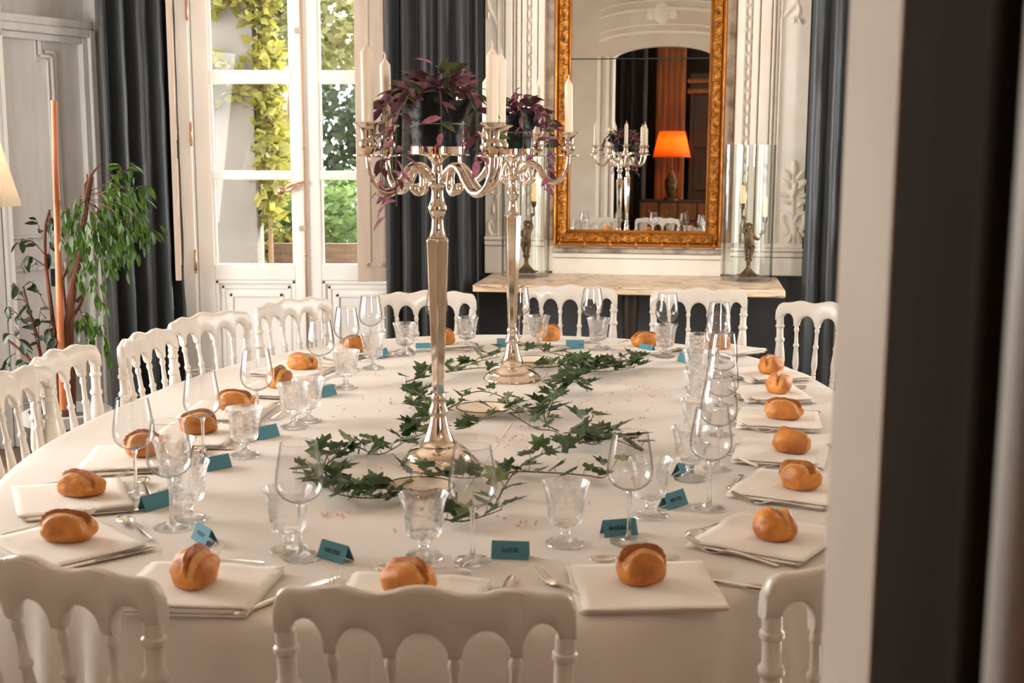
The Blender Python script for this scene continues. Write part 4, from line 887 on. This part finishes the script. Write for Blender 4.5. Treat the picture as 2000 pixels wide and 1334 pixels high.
for i, (u, v, txt) in enumerate(cards[:5]):
    o = [x for x in bpy.data.objects if x.name.startswith('place_card')][0] if i == 0 else bpy.data.objects['place_card.%03d' % i]
    cu = bpy.data.curves.new('lettering', 'FONT'); cu.body = txt; cu.size = .0105; cu.align_x = 'CENTER'; cu.align_y = 'CENTER'; cu.extrude = .0001; cu.offset = .0003; cu.space_character = 1.08; cu.materials.append(MATS['ink'])
    t0 = bpy.data.objects.new('lettering_source', cu); me = bpy.data.meshes.new_from_object(t0); bpy.data.objects.remove(t0); t = bpy.data.objects.new('lettering', me); COL.objects.link(t); t.parent = o; sl = math.atan2(.031, .0145)
    t.location = (0, -.0145 * .5 - .0009, .0155 + .0005); t.rotation_euler = (sl, 0, 0)

# ------------------------------------------------------------------ silver candelabra
ARMZ = [(.016, .672), (.036, .692), (.062, .704), (.086, .694), (.106, .668), (.130, .648), (.156, .648), (.178, .668), (.190, .700), (.193, .728)]
def build_candelabrum():
    o = empty('silver_candelabrum')
    m = MB(); m.lathe([(.001, .0), (.094, .0), (.096, .003), (.095, .006), (.092, .0075), (.092, .010), (.088, .012), (.088, .0145), (.084, .0165), (.084, .019), (.080, .021), (.079, .024), (.072, .034), (.060, .043), (.047, .048), (.047, .052), (.042, .054), (.034, .066), (.027, .084), (.022, .104), (.019, .118)], 48, cap=False); m.build('base', 'silver', o, smooth=35)
    m = MB(); m.lathe([(.017, .116), (.0225, .121), (.024, .127), (.0225, .134), (.018, .145), (.0155, .153), (.017, .158), (.0185, .164), (.016, .170), (.0135, .174)], 28); m.build('lower_knop', 'silver', o, smooth=50)
    m = MB(); m.lathe([(.0145, .172), (.0155, .19), (.0205, .32), (.0250, .44), (.0283, .532), (.0290, .536), (.0260, .5385), (.016, .542)], 6, rot=R(-42)); m.build('faceted_column', 'silver', o, smooth=20, bevel=.0022)
    m = MB(); m.lathe([(.022, .540), (.0185, .546), (.0145, .562), (.0135, .583), (.0165, .594), (.0205, .601), (.0222, .607), (.0222, .611), (.0205, .616), (.0165, .624), (.0138, .638), (.0138, .652), (.0175, .660), (.0195, .663), (.0195, .668), (.0165, .670), (.0165, .678), (.0205, .681), (.0205, .687), (.013, .691), (.011, .703), (.0135, .715), (.024, .726), (.044, .733)], 28, cap=False); m.build('upper_stem', 'silver', o, smooth=50)
    m = MB(); m.lathe([(.001, .730), (.058, .731), (.0605, .733), (.0605, .749), (.0585, .749), (.0575, .736), (.001, .735)], 40, cap=False); m.build('plate', 'silver', o, smooth=40)
    for k in range(4):
        M = Matrix.Rotation(k * pi / 2, 4, 'Z'); a = MB(); P = crom([(x, 0, z) for x, z in ARMZ], 6); n = len(P)
        a.tube(P, [.0075 + .0035 * sin(pi * min(1, i / n * 1.3)) * (i / n < .77) - .0015 * (i / n > .8) for i in range(n)], 12)
        Q = crom([(.060, 0, .703), (.046, 0, .690), (.042, 0, .672), (.044, 0, .655), (.052, 0, .646), (.061, 0, .648), (.065, 0, .655)], 5); a.tube(Q, [.006 + .004 * i / len(Q) for i in range(len(Q))], 10)
        a.ball((.066, 0, .655), (.0125, .011, .0105), 12, 8)
        arm = a.build('arm', 'silver', o, smooth=70, M=M)
        c = MB(); c.lathe([(.001, .7245), (.012, .7245), (.026, .7255), (.034, .7285), (.034, .730), (.026, .7275), (.010, .727), (.001, .727)], 28, T((.193, 0, 0)), cap=False); c.build('drip_pan', 'silver', arm, smooth=50)
        c = MB(); c.lathe([(.010, .727), (.0105, .733), (.0145, .740), (.0195, .748), (.0205, .754), (.0185, .760), (.0145, .766), (.0155, .772), (.0175, .784), (.0215, .794), (.0300, .7985), (.0305, .800), (.0295, .801), (.0140, .800), (.0135, .785), (.001, .785)], 24, T((.193, 0, 0)), cap=False); c.build('candle_cup', 'silver', arm, smooth=50)
    return o
cpos = [at_z(857, 908, ZT), at_z(1000, 741, ZT)]
can0 = build_candelabrum(); can1 = copy_tree(can0)
for o, p, rot, lab in ((can0, cpos[0], -48, 'four-armed silver candelabrum standing at the front of the table'), (can1, cpos[1], -25, 'four-armed silver candelabrum standing behind the other one')):
    o.location = (p.x, p.y, ZT + .001); o.rotation_euler = (0, 0, R(rot)); tag(o, lab, 'candelabrum', 'silver candelabra')
arms_lab = ['right front arm', 'right rear arm', 'left rear arm', 'left front arm']
for ci, (p, rot) in enumerate(((cpos[0], -48), (cpos[1], -25))):
    for k in range(4):
        a = R(rot + 90 * k); g = random.Random(k + ci * 9)
        candle('taper_candle', (p.x + .193 * cos(a), p.y + .193 * sin(a), ZT + .001 + .786), .183 - .012 * g.random(), .0128, 'ivory candle on the %s of the %s candelabrum' % (arms_lab[k], 'front' if ci == 0 else 'rear'), 'ivory candles on the candelabra', tilt=(g.uniform(-.02, .02), g.uniform(-.02, .02)))

# trailing purple plants in black wrapping on the candelabra plates
TL = [leaf_mesh('leaf', .050, .0115, 'purple_leaf', .2), leaf_mesh('leaf', .046, .012, 'purple_leaf', .45), leaf_mesh('leaf', .048, .011, 'pink_leaf', .3), leaf_mesh('leaf', .046, .0125, 'green_leaf', .25)]
def trad(p, seed, nleaf, lab, view):
    o = empty('trailing_plant', (p.x, p.y, ZT + .7365)); tag(o, lab, 'plant', 'purple trailing plants on the candelabra'); rr = random.Random(seed)
    m = MB()
    def fn(a, t):
        th = 2 * pi * a; r = .054 + .022 * t ** 1.5 + .003 * sin(th * 7 + seed) * t; z = .002 + .128 * t
        if t > .55: q = (t - .55) / .45; r += q * (.012 * sin(th * 5 + seed) + .022 * max(0, cos(th - view)) ** 6); z += q * .014 * sin(th * 4 + seed * 2) - q * .03 * max(0, cos(th - view)) ** 6
        if .48 < t < .56: r -= .002
        r += .0025 * noise.noise(Vector((cos(th) * 4, sin(th) * 4, t * 7 + seed)))
        return (r * cos(th), r * sin(th), z)
    m.grid(fn, 64, 24, cu=True); m.lathe([(.001, .002), (.054, .002)], 64, cap=False); m.build('plastic_wrapping', 'black_wrap', o, smooth=60, solid=.001)
    m = MB(); m.tube([(.0645 * cos(2 * pi * k / 32), .0645 * sin(2 * pi * k / 32), .066 + .002 * sin(2 * pi * k / 32)) for k in range(33)], .0008, 5); m.build('wire_tie', 'steel', o)
    m = MB(); m.lathe([(.001, .108), (.068, .106)], 24, cap=False); m.build('potting_soil', 'soil', o)
    st = MB()
    for k in range(nleaf):
        a = rr.uniform(0, 2 * pi); zone = rr.random()
        if zone < .7:   # bushy top
            r = .075 * math.sqrt(rr.random()); q = Vector((r * cos(a), r * sin(a), .115 + .045 * rr.random() + .055 * (1 - r / .075) * rr.random()))
            d = Vector((cos(a + rr.uniform(-.8, .8)), sin(a + rr.uniform(-.8, .8)), rr.uniform(-.2, 1.3)))
            leafcopy('leaf', TL[rr.choice((0, 0, 1, 2, 3))], o, aim(q, d, rr.uniform(-1, 1), rr.uniform(.7, 1.1)))
        elif k % 5 == 0:
            pass
    # hanging stems
    hang = [(view + pi + x, L_, out) for x, L_, out in ((-.5, .22, .06), (-.2, .26, .05), (.1, .2, .07), (.4, .23, .06), (.8, .15, .08), (-.9, .16, .08), (1.3, .1, .07), (-1.4, .12, .08), (2.2, .14, .06), (3.3, .12, .09))]
    for a, L_, out in hang:
        a += rr.uniform(-.15, .15); P = crom([Vector((r * cos(a), r * sin(a), z)) for r, z in ((.05, .115), (.085, .14), (.095 + out * .4, .11), (.09 + out * .6, .11 - L_ * .45), (.085 + out * .7, .11 - L_))], 5)
        st.tube(P, .0014, 5); n = int(4 + L_ * 42)
        for k in range(n):
            f = (.2 + .8 * (k + rr.random()) / n) * (len(P) - 1.001); i = int(f); q = P[i].lerp(P[i + 1], f - i); b_ = a + rr.uniform(-1.8, 1.8)
            leafcopy('leaf', TL[rr.choice((0, 0, 0, 1, 1, 3, 2) if k < n - 2 else (2,))], o, aim(q, (cos(b_), sin(b_), rr.uniform(-.9, .2)), rr.uniform(-1, 1), rr.uniform(.65, 1.05)))
    s_ = st.build('trailing_stems', 'ivy_stem', o); s_['kind'] = 'stuff'
trad(cpos[0], 4, 150, 'purple trailing plant in black wrapping on the front candelabrum', .35)
trad(cpos[1], 9, 100, 'purple trailing plant in black wrapping on the rear candelabrum', 3.3)

# ------------------------------------------------------------------ ivy garlands, saucers, pearls
def ivy_mesh(m, lob):
    pts = [(0, 0)]; A = [(-.30, -.16), (-.52, .10), (-.27, .22), (-.42, .56), (-.16, .52), (0, 1.0), (.16, .52), (.42, .56), (.27, .22), (.52, .10), (.30, -.16)]
    b = MB(); s_ = .052
    vs = [(0, 0, 0), (0, .35 * s_, .004)] + [(x * s_ * lob, y * s_, .006 * abs(x) - .006 * y * y + .002 * ((i % 2) - .5)) for i, (x, y) in enumerate(A)]
    fs = [(1, 3 + i, 2 + i) for i in range(len(A) - 1)] + [(0, 1, 2), (0, 12, 1)]
    b.add(vs, fs); return b.mesh('ivy_leaf', m, 80)
IV = [ivy_mesh('ivy_leaf', 1), ivy_mesh('ivy_leaf', 1.15), ivy_mesh('ivy_leaf', .85), ivy_mesh('ivy_pale', 1)]
rr = random.Random(21)
def garland(label, runs):
    o = empty('ivy_garland'); tag(o, label, 'ivy garland', 'ivy garlands along the table')
    st = MB(); first = None
    for pts, n, s_, lift in runs:
        P = []
        for j, (u, v) in enumerate(pts):
            z = ZT + .008 + lift * sin(pi * j / (len(pts) - 1)) + .004 * rr.random(); P.append(at_z(u, v, z))
        if first is None: first = Vector((P[0].x, P[0].y, ZT)); o.location = first
        P = crom([q - first for q in P], 5); st.tube(P, [.0022 * (1 - .5 * i / len(P)) for i in range(len(P))], 5)
        for k in range(n):
            f = (k + .2 + .6 * rr.random()) / n * (len(P) - 1.001); i = int(f); q = P[i].lerp(P[i + 1], f - i); t = (P[i + 1] - P[i]).normalized()
            sd = -1 if k % 2 else 1; side_ = Vector((-t.y, t.x, 0)) * sd; d = (side_ * rr.uniform(.5, 1) + t * rr.uniform(-.2, .8) + Vector((0, 0, rr.uniform(-.15, .6)))).normalized()
            b_ = q + side_ * .012 * s_ + Vector((0, 0, rr.uniform(.006, .022) * s_)); b_.z = max(b_.z, .008); st.tube([q, (q + b_) / 2 + Vector((0, 0, .006)), b_], .001, 4)
            sc = s_ * rr.uniform(.7, 1.15); d.z = max(d.z, (.006 - b_.z) / (.052 * sc))
            leafcopy('ivy_leaf', IV[rr.choice((0, 0, 1, 1, 2, 3))], o, aim(b_, d, rr.uniform(-.8, .8), sc))
    s_ = st.build('ivy_stem', 'ivy_stem', o); s_['kind'] = 'stuff'
garland('dense ivy garland round the foot of the front candelabrum', [
    ([(572, 922), (630, 930), (690, 955), (740, 968), (790, 945), (850, 928), (905, 934), (950, 930)], 24, 1.05, .01), ([(640, 905), (690, 872), (740, 888), (800, 858), (852, 838)], 20, 1.0, .01), ([(625, 930), (650, 960), (700, 972), (760, 972)], 14, 1.0, .01), ([(640, 940), (635, 900), (650, 880)], 7, 1.15, .02),
    ([(700, 885), (706, 858)], 2, 1, .03), ([(795, 850), (815, 835), (845, 828)], 6, 1, .02), ([(868, 1014), (905, 1018), (950, 1006), (980, 995)], 6, 1.0, 0)])
garland('ivy garland beside the front wine glasses, reaching past the front candelabrum', [
    ([(968, 985), (987, 948), (1010, 917), (1049, 891), (1092, 874), (1129, 863), (1163, 868), (1192, 851)], 17, 1.05, .012), ([(975, 926), (1010, 921), (1050, 922), (1106, 925), (1149, 929), (1182, 931), (1206, 895)], 10, .95, .005), ([(1150, 862), (1195, 858), (1230, 870), (1255, 882)], 8, 1.15, .02)])
garland('thin ivy sprigs arching over the middle saucer', [
    ([(875, 798), (902, 783), (904, 773), (938, 764), (971, 771), (990, 781), (1024, 800)], 11, .62, .03), ([(890, 838), (914, 834), (942, 819), (974, 790)], 5, .9, .02), ([(990, 780), (1000, 800), (1020, 802)], 6, .8, .02)])
garland('ivy garland running from the middle saucer to the right', [
    ([(995, 807), (1024, 824), (1048, 838), (1079, 841), (1108, 853), (1160, 852)], 8, .85, .01), ([(1067, 829), (1063, 802), (1082, 776), (1106, 742), (1134, 733), (1168, 723)], 26, 1.0, .015), ([(1110, 848), (1145, 828), (1160, 812)], 5, 1.05, .03), ([(1070, 815), (1090, 760), (1120, 745), (1150, 765)], 16, 1.05, .03), ([(1130, 866), (1160, 858), (1200, 850)], 5, 1.1, .01)])
garland('ivy garland on the right of the rear candelabrum', [
    ([(1043, 718), (1084, 716), (1115, 709), (1134, 723), (1168, 726), (1215, 722), (1252, 712)], 20, 1.0, .012), ([(1055, 682), (1096, 694), (1134, 704), (1180, 714), (1225, 706), (1248, 700)], 16, .95, .02), ([(1130, 720), (1170, 716), (1210, 712), (1240, 718)], 12, 1.05, .03)])
garland('ivy garland on the left of the rear candelabrum', [
    ([(792, 746), (820, 738), (840, 733), (868, 726), (904, 716), (942, 704), (976, 697)], 15, 1.0, .01), ([(870, 727), (928, 719), (968, 719)], 8, .95, .01), ([(940, 700), (970, 690), (1000, 682), (1030, 684)], 6, 1, .015), ([(790, 778), (820, 769), (838, 790), (828, 808)], 13, 1.15, .02), ([(800, 790), (830, 800), (848, 812)], 6, 1.1, .01)])
def saucer(u, v, r, label):
    p = at_z(u, v, ZT + .022); o = empty('saucer', (p.x, p.y, ZT + .001)); tag(o, label, 'saucer', 'cream saucers with dark rims')
    m = MB(); m.lathe([(.001, .001), (r * .5, .001), (r * .56, .004), (r * .8, .012), (r * .97, .022), (r * .96, .0238), (r * .78, .0145), (r * .55, .007), (.001, .006)], 40, cap=False); m.build('dish', 'porcelain', o, smooth=60)
    m = MB(); m.lathe([(r * .955, .0215), (r, .0225), (r * 1.005, .0245), (r * .99, .0255), (r * .95, .024)], 40, cap=False); m.build('dark_rim', 'rim_gold', o, smooth=60)
saucer(820, 951, .076, 'cream saucer with a dark rim before the front candelabrum foot'); saucer(944, 797, .078, 'cream saucer with a dark rim in the table middle, between both candelabra'); saucer(1040, 703, .074, 'cream saucer with a dark rim behind the rear candelabrum')
m = MB(); g = random.Random(2)
for cu_, cv_, su, sv, n in ((1100, 800, 90, 40, 34), (1240, 770, 60, 40, 30), (650, 1010, 40, 12, 9), (1010, 1020, 50, 12, 10), (1010, 860, 60, 14, 18), (790, 780, 50, 25, 12), (740, 750, 60, 25, 8), (700, 800, 60, 40, 8), (1120, 970, 80, 30, 8), (880, 900, 200, 60, 14), (1180, 830, 50, 20, 12), (770, 1045, 30, 10, 4)):
    for k in range(n): p = at_z(cu_ + g.gauss(0, .6) * su, cv_ + g.gauss(0, .6) * sv, ZT); m.ball((p.x, p.y, ZT + .0040), .0031, 8, 6)
tag(m.build('scattered_pearls', 'pink_bead', None), 'tiny pink pearls scattered over the tablecloth', 'beads', kind='stuff')

# ------------------------------------------------------------------ room behind the camera (mirror only): lamp, pilaster, curtain, cabinet
lp = Vector((-.50, -1.25, 0))
o = empty('table_lamp', (lp.x, lp.y, .95)); tag(o, 'glowing orange table lamp reflected in the gilt mirror', 'lamp')
m = MB(); m.grid(lambda a, t: ((.22 - .07 * t) * cos(2 * pi * a), (.22 - .07 * t) * sin(2 * pi * a), .50 + .30 * t), 40, 3, cu=True); m.build('lamp_shade', 'amber_shade', o, smooth=80, solid=.002)
m = MB(); m.lathe([(.09, 0), (.09, .02), (.04, .05), (.07, .14), (.08, .22), (.03, .33), (.015, .36), (.012, .56)], 20); m.build('lamp_base', 'bronze', o)
l = bpy.data.lights.new('lamp_bulb', 'POINT'); l.energy = 8; l.color = (1, .42, .10); l.shadow_soft_size = .04; b = bpy.data.objects.new('lamp_bulb', l); COL.objects.link(b); b.location = (lp.x, lp.y, 1.60)
o = empty('chest_of_drawers', (-.25, -1.3, 0)); tag(o, 'dark wooden chest with many small drawers reflected in the mirror', 'chest')
m = MB(); m.box(-.6, .55, -.2, .2, 0, .95); m.build('carcass', 'dark_oak', o, smooth=0, bevel=.006)
for i in range(5):
    for j in range(4): m = MB(); m.box(-.58 + i * .225, -.58 + i * .225 + .205, .2, .212, .1 + j * .21, .1 + j * .21 + .19); dd = m.build('drawer', 'oak', o, smooth=0, bevel=.004); q = MB(); q.ball((-.58 + i * .225 + .1, .222, .195 + j * .21), .012, 8, 6); q.build('knob', 'brass', dd)
o = empty('fluted_pilaster', (-.62, -1.75, 0)); tag(o, 'tall fluted oak pilaster lit by the lamp, reflected in the mirror', 'pilaster')
m = MB(); m.box(-.17, .17, -.1, .0, 0, 3.2); m.build('shaft', 'oak', o, smooth=0)
for x in (-.13, -.06, .01, .08, .14): m = MB(); m.box(x - .02, x + .02, 0, .02, .1, 3.1); m.build('flute_strip', 'oak', o, smooth=0, bevel=.006)
o = empty('tall_cabinet', (.15, -1.9, 0)); tag(o, 'dark panelled cabinet reflected at the right of the gilt mirror', 'cabinet')
m = MB(); m.box(-.55, .9, -.3, 0, 0, 2.45); m.build('carcass', 'dark_oak', o, smooth=0)
for x0 in (-.5, .22):
    for z0, z1 in ((1.05, 1.5), (1.56, 2.2)): m = MB(); m.box(x0, x0 + .62, 0, .02, z0, z1); m.build('door', 'dark_oak', o, smooth=0, bevel=.012)
for z in (2.24, 2.36): m = MB(); m.tube([(-.58, .02, z), (.93, .02, z)], .03, 10); m.build('cornice', 'oak', o)
o = curtain('curtain', (-1.55, -1.55), (-.86, -1.5), .02, 5, .05, 'black heavy curtain reflected behind the rear candelabrum', 12); o.data.materials[0] = MATS['black_cloth']

# ------------------------------------------------------------------ garden outside
m = MB(); m.box(-14, 10, 7.25, 22, -.35, -.3); structure(m.build('ground', 'lawn', smooth=0))
m = MB(); m.box(-6, 4, 8.0, 10.4, -.3, -.28); structure(m.build('path', 'gravel', smooth=0))
a = at_y(498, 300, 9.2)
m = MB(); m.box(a.x - 2.6, a.x, 9.2, 9.45, -.3, 5); structure(m.build('wall_garden', 'stucco', smooth=0))
a2 = at_y(640, 300, 13); m = MB(); m.box(a2.x - .9, a2.x - .45, 13, 13.3, -.3, 4); structure(m.build('wall_garden_pier', 'stucco', smooth=0))
def foliage(name, label, cat, blobs, n, size, m_, stem=None, seed=1, mx=None):
    rr = random.Random(seed); o = empty(name, (blobs[0][0], blobs[0][1], -.3)); tag(o, label, cat); b = MB(); o0 = Vector(o.location)
    tot = sum(x[3] * x[4] * x[5] for x in blobs)
    for (cx, cy, cz, rx, ry, rz) in blobs:
        for k in range(int(n * rx * ry * rz / tot)):
            d = Vector((rr.gauss(0, 1), rr.gauss(0, 1), rr.gauss(0, 1))).normalized() * rr.uniform(.55, 1)
            c_ = Vector((cx + d.x * rx, cy + d.y * ry, cz + d.z * rz)) - o0
            if c_.z < .02: continue
            e1 = Vector((rr.gauss(0, 1), rr.gauss(0, 1), rr.gauss(0, .6))).normalized(); e2 = e1.cross(Vector((rr.gauss(0, 1), rr.gauss(0, 1), rr.gauss(0, 1)))).normalized(); s_ = size * rr.uniform(.6, 1.3)
            b.add([c_, c_ + e1 * s_ * .5 + e2 * s_ * .3, c_ + e1 * s_, c_ + e1 * s_ * .5 - e2 * s_ * .3], [(0, 1, 2, 3)])
    f = b.build('foliage', m_, o, smooth=0); f['kind'] = 'stuff'
    if stem: t = MB(); t.tube(crom([Vector(p) - o0 for p in stem[0]], 4), stem[1], 8); t.build('stem', 'tree_bark', o)
def gp(u, v, y): p = at_y(u, v, y); return p
p = gp(510, 120, 9.3)
foliage('climbing_vine', 'yellow-leaved creeper climbing the corner of the pale garden wall', 'vine', [(p.x + .03, 9.3, p.z - .1, .13, .2, .45), (p.x + .05, 9.3, p.z - .75, .12, .2, .5), (p.x, 9.2, p.z + .6, .2, .2, .4), (p.x - .35, 9.12, p.z - .15, .3, .06, .22), (p.x - .3, 9.12, p.z + .45, .25, .06, .15)], 1900, .10, 'yellow_foliage', ([(p.x + .03, 9.28, -.3), (p.x + .04, 9.28, 1), (p.x, 9.28, 3)], .02))
hb = []
for i in range(9): q = gp(380 + i * 55, 200, 14.5); hb.append((q.x, 14.5 + .3 * sin(i * 2), 1.1 + .25 * sin(i * 1.7), .75, .6, 1.6))
foliage('hedge', 'tall dark green hedge at the end of the garden', 'hedge', hb, 9000, .14, 'dark_foliage')
p = gp(655, 70, 11.5); q = gp(572, 420, 12.0)
foliage('garden_tree', 'tree with a pale leafy crown seen through the window top', 'tree', [(p.x, 11.5, p.z + .15, .75, .6, .55), (p.x - .5, 11.6, p.z + .5, .6, .5, .4), (p.x - .9, 11.3, p.z + .2, .4, .4, .25)], 3200, .12, 'pale_foliage', ([(q.x, 12, -.3), (q.x, 12, 1), (q.x + .1, 12, 2.2), (p.x, 11.6, p.z)], .09))
for k, (u, v, y, r, h, mm) in enumerate(((655, 430, 10.6, .34, .32, 'shrub_foliage'), (545, 440, 10.9, .25, .33, 'shrub_foliage'), (690, 410, 11.2, .3, .4, 'shrub_foliage'), (520, 300, 11.6, .3, .55, 'yellow_foliage'), (540, 480, 10.2, .2, .12, 'yellow_foliage'))):
    p = gp(u, v, y)
    foliage('garden_shrub', ('bushy light green shrub behind the right window leaf', 'light green shrub beside the tree trunk outside', 'taller green shrub at the right edge of the window view', 'yellowish shrub at the corner of the garden wall', 'low yellow plant on the gravel by the planter')[k], 'shrub', [(p.x, y, p.z, r, r, h)], 700, .09, mm, ([(p.x, y, -.3), (p.x, y, p.z)], .012), seed=k + 3)
p = gp(516, 455, 10.8); o = empty('garden_planter', (p.x, 10.8, -.3)); tag(o, 'weathered wooden planter box outside by the pale wall', 'planter')
for z in range(4): m = MB(); m.box(-.18, .18, -.16, .16, z * .14, z * .14 + .132); m.build('plank', 'planter_wood', o, smooth=0)
p = gp(650, 490, 9.9); o = empty('garden_edging', (p.x, 9.9, -.3)); tag(o, 'low wooden bed edging outside below the green shrub', 'edging'); m = MB(); m.box(-.5, .8, -.03, .03, 0, p.z + .36); m.build('board', 'planter_wood', o, smooth=0)
